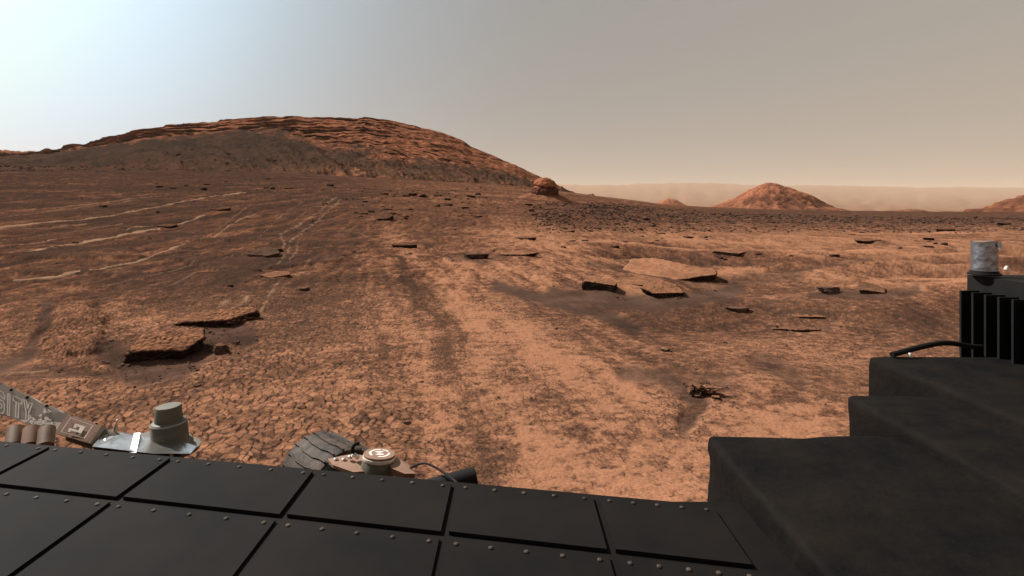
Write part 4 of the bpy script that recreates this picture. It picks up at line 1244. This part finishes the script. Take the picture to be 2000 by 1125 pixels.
# --- suspension arm with lettering
UL, UR = unp(-150, 684, 2.55), unp(200, 831, 2.50)
LR, LL = unp(176, 866, 2.42), unp(-160, 790, 2.42)
e_u = (UR - UL); e_v = (LL - UL)
def plate(u, v, h=0.0):
    """u along the arm 0..1, v across 0..1 (0 = far edge), h above the face"""
    p = UL * (1 - u) * (1 - v) + UR * u * (1 - v) + LR * u * v + LL * (1 - u) * v
    return p + P_N * h
P_N = e_u.cross(e_v).normalized()
if P_N.z < 0: P_N = -P_N
def prism_plate(name, poly, h0, h1, mat, parent, bevel=0.0):
    b = bmesh.new()
    lo = [b.verts.new(plate(u, v, h0)) for u, v in poly]; hi = [b.verts.new(plate(u, v, h1)) for u, v in poly]
    b.faces.new(hi); b.faces.new(lo[::-1])
    for k in range(len(lo)):
        k2 = (k + 1) % len(lo); b.faces.new((lo[k], lo[k2], hi[k2], hi[k]))
    return bm_obj(name, b, mat, parent, bevel=bevel)
# plate outline follows the photo: wide at the left, scalloped far edge
arm = prism_plate('suspension_arm', [(0, 0), (0.45, 0.0), (0.60, 0.03), (0.66, 0.10), (0.755, 0.06), (0.775, 0.14), (0.83, 0.10), (1.0, 0.0), (1.0, 1.0), (0.80, 0.93), (0.66, 0.86), (0.56, 0.80), (0.47, 0.76), (0, 0.9)], -0.055, 0.0, M_PLATE, rover, 0.004)
prism_plate('marker_panel', [(0.815, 0.10), (1.0, 0.0), (1.0, 1.0), (0.79, 0.93)], 0.0005, 0.004, M_BROWN, arm)
for (u, v) in ((0.50, 0.07), (0.59, 0.10), (0.70, 0.12), (0.84, 0.15), (0.73, 0.84), (0.97, 0.06)):
    lathe_obj('bolt', plate(u, v, -0.001), P_N, [(0.007, 0), (0.007, 0.004), (0.003, 0.005), (0, 0.005)], M_DARK, arm, 10)
def strip(name, pts2, wid, mat, parent, h=0.006, closed=False, th=0.001):
    """painted line on the plate"""
    b = bmesh.new()
    n = len(pts2)
    ex = e_u.length; ev = e_v.length
    for k in range(n if closed else n - 1):
        (u0, v0), (u1, v1) = pts2[k], pts2[(k + 1) % n]
        dx, dy = (u1 - u0) * ex, (v1 - v0) * ev
        L = math.hypot(dx, dy) + 1e-9
        nx, ny = -dy / L * wid / 2 / ex, dx / L * wid / 2 / ev
        exu, exv = dx / L * wid / 2 / ex, dy / L * wid / 2 / ev
        q = [(u0 + nx - exu, v0 + ny - exv), (u1 + nx + exu, v1 + ny + exv), (u1 - nx + exu, v1 - ny + exv), (u0 - nx - exu, v0 - ny - exv)]
        hk = h + 0.0002 * (k % 3)
        b.faces.new([b.verts.new(plate(u, v, hk)) for u, v in q])
    return bm_obj(name, b, mat, parent)
def blob(name, pts2, mat, parent, h=0.006):
    b = bmesh.new(); b.faces.new([b.verts.new(plate(u, v, h)) for u, v in pts2])
    return bm_obj(name, b, mat, parent)
# outlined letters
GLY = {
    'C': [[(1, .82), (.8, 1), (.25, 1), (0, .8), (0, .2), (.25, 0), (.8, 0), (1, .18), (1, .35), (.72, .35), (.65, .24), (.36, .24), (.3, .32), (.3, .68), (.36, .76), (.65, .76), (.72, .65), (1, .65)]],
    'U': [[(0, 1), (.3, 1), (.3, .3), (.4, .22), (.6, .22), (.7, .3), (.7, 1), (1, 1), (1, .2), (.8, 0), (.2, 0), (0, .2)]],
    'R': [[(0, 0), (0, 1), (.75, 1), (1, .85), (1, .55), (.8, .42), (1, 0), (.68, 0), (.5, .38), (.3, .38), (.3, 0)], [(.3, .6), (.3, .78), (.62, .78), (.7, .7), (.62, .6)]],
    'I': [[(.3, 0), (.3, 1), (.7, 1), (.7, 0)]],
    'O': [[(0, .2), (0, .8), (.22, 1), (.78, 1), (1, .8), (1, .2), (.78, 0), (.22, 0)], [(.3, .32), (.3, .68), (.4, .77), (.6, .77), (.7, .68), (.7, .32), (.6, .23), (.4, .23)]],
    'S': [[(1, .72), (1, .85), (.8, 1), (.2, 1), (0, .84), (0, .58), (.2, .44), (.64, .42), (.7, .36), (.7, .28), (.62, .22), (.38, .22), (.3, .3), (0, .3), (0, .15), (.2, 0), (.8, 0), (1, .16), (1, .44), (.8, .58), (.36, .6), (.3, .66), (.3, .73), (.38, .78), (.62, .78), (.7, .72)]],
    'T': [[(0, 1), (1, 1), (1, .76), (.65, .76), (.65, 0), (.35, 0), (.35, .76), (0, .76)]],
    'Y': [[(0, 1), (.32, 1), (.5, .62), (.68, 1), (1, 1), (.65, .42), (.65, 0), (.35, 0), (.35, .42)]],
}
u_c = 0.150
for ch in 'CURIOSITY':
    wch = 0.030 if ch == 'I' else 0.049
    for loop in GLY[ch]:
        pts2 = [(u_c + gx * wch * (1.0) - 0.020 * gy + 0.02, 0.74 - 0.54 * gy + 0.02 * gx) for gx, gy in loop]
        strip('letter', pts2, 0.0075, M_PALE, arm, 0.0015, True)
    u_c += wch + 0.009
# pale line drawing next to the word
rngd = random.Random(4)
for (cu, cv, su, sv, n) in ((0.655, 0.70, 0.030, 0.06, 9), (0.70, 0.55, 0.02, 0.09, 8), (0.735, 0.62, 0.025, 0.10, 10), (0.705, 0.28, 0.012, 0.06, 6), (0.765, 0.82, 0.02, 0.06, 8)):
    for k in range(n):
        u, v = cu + rngd.uniform(-su, su), cv + rngd.uniform(-sv, sv)
        r1 = rngd.uniform(0.002, 0.005)
        strip('drawing_line', [(u, v), (u + rngd.uniform(-.012, .012), v + rngd.uniform(-.08, .08))], 0.006 + r1, M_PALE, arm, 0.002 + k * 0.00025)
# fiducial marker
strip('marker_frame', [(0.845, 0.20), (0.965, 0.17), (0.962, 0.84), (0.828, 0.82)], 0.0035, M_PALE, arm, 0.012, True)
for k, poly in enumerate([[(0.878, 0.36), (0.934, 0.33), (0.934, 0.43), (0.878, 0.45)], [(0.912, 0.44), (0.934, 0.43), (0.932, 0.68), (0.910, 0.67)], [(0.862, 0.60), (0.909, 0.58), (0.909, 0.67), (0.860, 0.69)],
                          [(0.880, 0.452), (0.894, 0.45), (0.892, 0.53), (0.878, 0.53)], [(0.862, 0.692), (0.876, 0.69), (0.874, 0.75), (0.860, 0.75)]]):
    blob('marker_bar', poly, M_PALE, arm, 0.012 + 0.0002 * k)
# copper coloured sleeves behind the arm
for k, (pxa, col) in enumerate(((30, M_GOLD), (62, M_BROWN), (92, M_GOLD))):
    p0 = unp(pxa, 838, 2.30); p1 = unp(pxa - 4, 872, 2.24)
    tube_obj('cable_sleeve', [p0, (p0 + p1) / 2, p1], 0.031, col, arm, 20)
# --- bracket with steering actuator
def quad_plate(name, pix, thick, mat, parent, bevel=0.003):
    b = bmesh.new()
    top = [unp(*q) for q in pix]
    n = (top[1] - top[0]).cross(top[2] - top[0]).normalized()
    if n.z < 0: n = -n
    hi = [b.verts.new(p) for p in top]; lo = [b.verts.new(p - n * thick) for p in top]
    b.faces.new(hi); b.faces.new(lo[::-1])
    for k in range(len(lo)):
        k2 = (k + 1) % len(lo); b.faces.new((lo[k], lo[k2], hi[k2], hi[k]))
    return bm_obj(name, b, mat, parent, bevel=bevel)
br = quad_plate('bracket', [(200, 848, 2.52), (240, 846, 2.56), (262, 850, 2.58), (300, 844, 2.62), (345, 858, 2.62), (384, 872, 2.56), (372, 886, 2.48), (300, 886, 2.40), (180, 872, 2.36)], 0.05, M_STEEL, rover, 0.006)
quad_plate('bracket_rib', [(196, 850, 2.50), (210, 848, 2.50), (196, 884, 2.34), (178, 880, 2.34)], 0.08, M_STEEL, br)
quad_plate('bracket_rib', [(262, 846, 2.54), (274, 845, 2.54), (266, 884, 2.38), (252, 884, 2.38)], 0.06, M_STEEL, br)
pr = unp(224, 846, 2.55)
lathe_obj('spike', pr, (0.16, 0.05, 1), [(0.009, -0.02), (0.009, 0.035), (0.004, 0.048), (0.003, 0.066), (0, 0.068)], M_STEEL, br, 14)
ab = unp(331, 862, 2.62)
act = lathe_obj('steering_actuator', ab, (-0.03, 0.0, 1), [(0.105, -0.03), (0.105, -0.012), (0.10, 0.0), (0.086, 0.004), (0.080, 0.098), (0.076, 0.104), (0.062, 0.108), (0.058, 0.176), (0.054, 0.182), (0, 0.183)], M_ACT, rover, 48)
lathe_obj('band', ab + Vector((-0.003, 0, 0.094)), (-0.03, 0, 1), [(0.079, 0), (0.0815, 0.003), (0.079, 0.007)], M_PLATE, act, 48)
for k in range(7):
    a = -2.6 + k * 0.42
    lathe_obj('bolt', ab + Vector((0.118 * math.cos(a), 0.118 * math.sin(a), -0.035)), (0, 0, 1), [(0.010, 0), (0.010, 0.012), (0.006, 0.016), (0, 0.016)], M_STEEL, act, 10)
lathe_obj('flange', ab, (0, 0, 1), [(0.135, -0.05), (0.138, -0.04), (0.138, -0.034), (0.09, -0.031)], M_ACT, act, 48)
# wheels
def wheel(center, axis, parent, rad=0.25, wid=0.38):
    a, u, w = frame_of(axis)
    b = bmesh.new()
    add_lathe(b, Vector(center) - a * wid / 2, a, [(rad * 0.86, 0.0), (rad * 0.93, 0.0), (rad * 0.95, 0.02), (rad * 0.965, wid * 0.25), (rad * 0.97, wid * 0.5), (rad * 0.965, wid * 0.75), (rad * 0.95, wid - 0.02), (rad * 0.93, wid), (rad * 0.86, wid), (rad * 0.86, 0)], 64)
    wh = shade_auto(bm_obj('wheel', b, M_WHEEL, parent))
    for k in range(24):                 # grousers
        t = 2 * math.pi * k / 24
        er = u * math.cos(t) + w * math.sin(t); et = a.cross(er)
        g = bmesh.new()
        vs = []
        for s_ in np.linspace(-0.5, 0.5, 7):
            zig = 0.012 * (1 if abs(s_) < 0.2 else 0)
            c0 = Vector(center) + a * (wid * s_) + et * zig
            vs.append([g.verts.new(c0 + er * (rad * 0.955) - et * 0.006), g.verts.new(c0 + er * (rad * 1.0) - et * 0.004), g.verts.new(c0 + er * (rad * 1.0) + et * 0.004), g.verts.new(c0 + er * (rad * 0.955) + et * 0.006)])
        for A, B in zip(vs[:-1], vs[1:]):
            for q in range(3): g.faces.new((A[q], A[q + 1], B[q + 1], B[q]))
        g.faces.new(vs[0]); g.faces.new(vs[-1][::-1])
        bm_obj('grouser', g, M_WHEEL, wh)
    for k in range(6):                  # curved spokes
        t = 2 * math.pi * k / 6
        pts = [Vector(center) + (u * math.cos(t + q * 0.5) + w * math.sin(t + q * 0.5)) * (rad * (0.2 + 0.68 * q)) for q in (0, 0.33, 0.66, 1.0)]
        tube_obj('spoke', pts, 0.012, M_STEEL, wh, 8)
    lathe_obj('hub', Vector(center) - a * 0.1, a, [(0, 0), (0.07, 0), (0.075, 0.02), (0.075, 0.18), (0.07, 0.2), (0, 0.2)], M_ACT, wh, 32)
    return wh
wx, wy = -1.18, 3.28
wz = float(base_z(np.array([wx]), np.array([wy]))[0])
wheel((wx, wy, wz + 0.255), (0.75, -0.66, 0.0), rover)
w2x, w2y = -1.80, 2.72
w2z = float(base_z(np.array([w2x]), np.array([w2y]))[0])
wheel((w2x, w2y - 0.02, w2z + 0.255), (0.85, -0.53, 0.0), rover)
tube_obj('wheel_fork', [ab + Vector((0, 0, -0.04)), Vector((w2x + 0.18, w2y - 0.20, 0.62)), Vector((w2x + 0.25, w2y - 0.22, 0.36)), Vector((w2x + 0.10, w2y - 0.08, w2z + 0.255))], 0.045, M_ACT, rover, 16)
# actuator with a marked disc over the nearer wheel
db = unp(735, 905, 2.98)
da = lathe_obj('steering_actuator', db - Vector((0, 0, 0.10)), (0.10, 0.10, 1), [(0, 0), (0.098, 0), (0.100, 0.05), (0.094, 0.105), (0.086, 0.125), (0.086, 0.130), (0.090, 0.135), (0.090, 0.148), (0, 0.150)], M_ACT, rover, 48)
ax_, du, dw = frame_of((0.10, 0.10, 1))
dc = db - Vector((0, 0, 0.10)) + ax_ * 0.150
disc = lathe_obj('marker_disc', dc, ax_, [(0.0905, -0.014), (0.0905, 0.001), (0.088, 0.003), (0, 0.003)], M_BROWN, da, 48)
lathe_obj('disc_rim', dc, ax_, [(0.0910, -0.030), (0.0935, -0.026), (0.0935, -0.012), (0.0910, -0.010)], M_PALE, da, 48)
ex = Vector((1, 0, 0)); ex = (ex - ax_ * ex.dot(ax_)).normalized(); ey = ax_.cross(ex)
def disc_poly(name, pts2, h=0.0045):
    b = bmesh.new(); b.faces.new([b.verts.new(dc + ex * p * 0.09 + ey * q * 0.09 + ax_ * h) for p, q in pts2])
    return bm_obj(name, b, M_PALE, disc)
def arc(a0, a1, r0, r1, n=14):
    A = [(r1 * math.cos(a0 + (a1 - a0) * k / n), r1 * math.sin(a0 + (a1 - a0) * k / n)) for k in range(n + 1)]
    B = [(r0 * math.cos(a0 + (a1 - a0) * k / n), r0 * math.sin(a0 + (a1 - a0) * k / n)) for k in range(n + 1)]
    return A + B[::-1]
disc_poly('marker_arc', arc(R(95), R(235), 0.52, 0.68)); disc_poly('marker_arc', arc(R(-85), R(20), 0.52, 0.68)); disc_poly('marker_arc', arc(R(40), R(88), 0.52, 0.68))
disc_poly('marker_wedge', [(0, 0.02)] + [(0.36 * math.cos(R(t)), 0.36 * math.sin(R(t))) for t in range(50, 171, 12)])
disc_poly('marker_wedge', [(0, -0.02)] + [(0.36 * math.cos(R(t)), 0.36 * math.sin(R(t))) for t in range(230, 351, 12)])
# fork that carries the disc actuator, hook and cable
tube_obj('hook', [unp(690, 884, 3.02), unp(689, 876, 3.02), unp(692, 869, 3.03), unp(700, 866, 3.06)], 0.011, M_DARK, da, 12)
tube_obj('conduit', [unp(698, 867, 3.06), unp(708, 872, 3.08), unp(722, 882, 3.10)], 0.010, M_PLATE, da, 12)
for k, (qx, qy) in enumerate(((656, 897), (672, 897), (684, 892), (692, 888), (698, 892))):
    lathe_obj('bolt', unp(qx, qy, 3.02), (0, -0.1, 1), [(0.012, -0.01), (0.012, 0.006), (0.006, 0.010), (0, 0.010)], M_STEEL, da, 10)
quad_plate('mount_plate', [(640, 896, 3.04), (690, 886, 3.10), (712, 890, 3.08), (716, 920, 2.92), (690, 922, 2.88), (650, 908, 2.96)], 0.02, M_BROWN, da)
fork0 = db - Vector((0, 0, 0.08))
tube_obj('suspension_tube', [fork0, Vector((-0.70, 2.62, 0.50)), Vector((-0.62, 2.1, 0.62)), Vector((-0.60, 1.8, 0.80))], 0.05, M_DARK, rover, 20)
tube_obj('wheel_fork', [fork0 + Vector((0, 0, -0.02)), Vector((-0.84, 3.02, 0.40)), Vector((-0.88, 3.06, 0.30)), Vector((wx + 0.12, wy - 0.10, wz + 0.255))], 0.035, M_DARK, rover, 16)
quad_plate('arm_fairing', [(756, 900, 3.0), (775, 893, 3.04), (800, 908, 3.02), (812, 925, 2.9), (790, 925, 2.86), (766, 915, 2.9)], 0.05, M_BROWN, da)
# hanging cables and the black joint between the wheel and the body
jb = unp(812, 930, 2.80)
j = lathe_obj('elbow_joint', jb - Vector((0, 0, 0.10)), (0.9, 0.2, 0.15), [(0, -0.06), (0.055, -0.06), (0.06, -0.04), (0.06, 0.30), (0.05, 0.34), (0, 0.34)], M_DARK, rover, 28)
tube_obj('cable', [unp(800, 915, 2.95), unp(830, 905, 2.90), unp(870, 925, 2.8), unp(900, 950, 2.6)], 0.006, M_DARK, j)
tube_obj('suspension_tube', [jb + Vector((0.1, 0, -0.10)), Vector((-0.30, 2.3, 0.62)), Vector((-0.1, 1.75, 0.80))], 0.05, M_DARK, rover, 20)
# rear part of the arm that leads back to the body at the left
b = bmesh.new(); add_tube(b, [plate(0.02, 0.45, -0.06), Vector((-2.9, 2.0, 1.0)), Vector((-2.58, 1.9, 0.86))], 0.06, 20)
shade_auto(bm_obj('suspension_tube', b, M_ACT, rover))
b = bmesh.new(); add_tube(b, [plate(0.85, 0.6, -0.05), ab + Vector((-0.02, -0.05, -0.07))], 0.05, 20)
shade_auto(bm_obj('arm_link', b, M_ACT, rover))
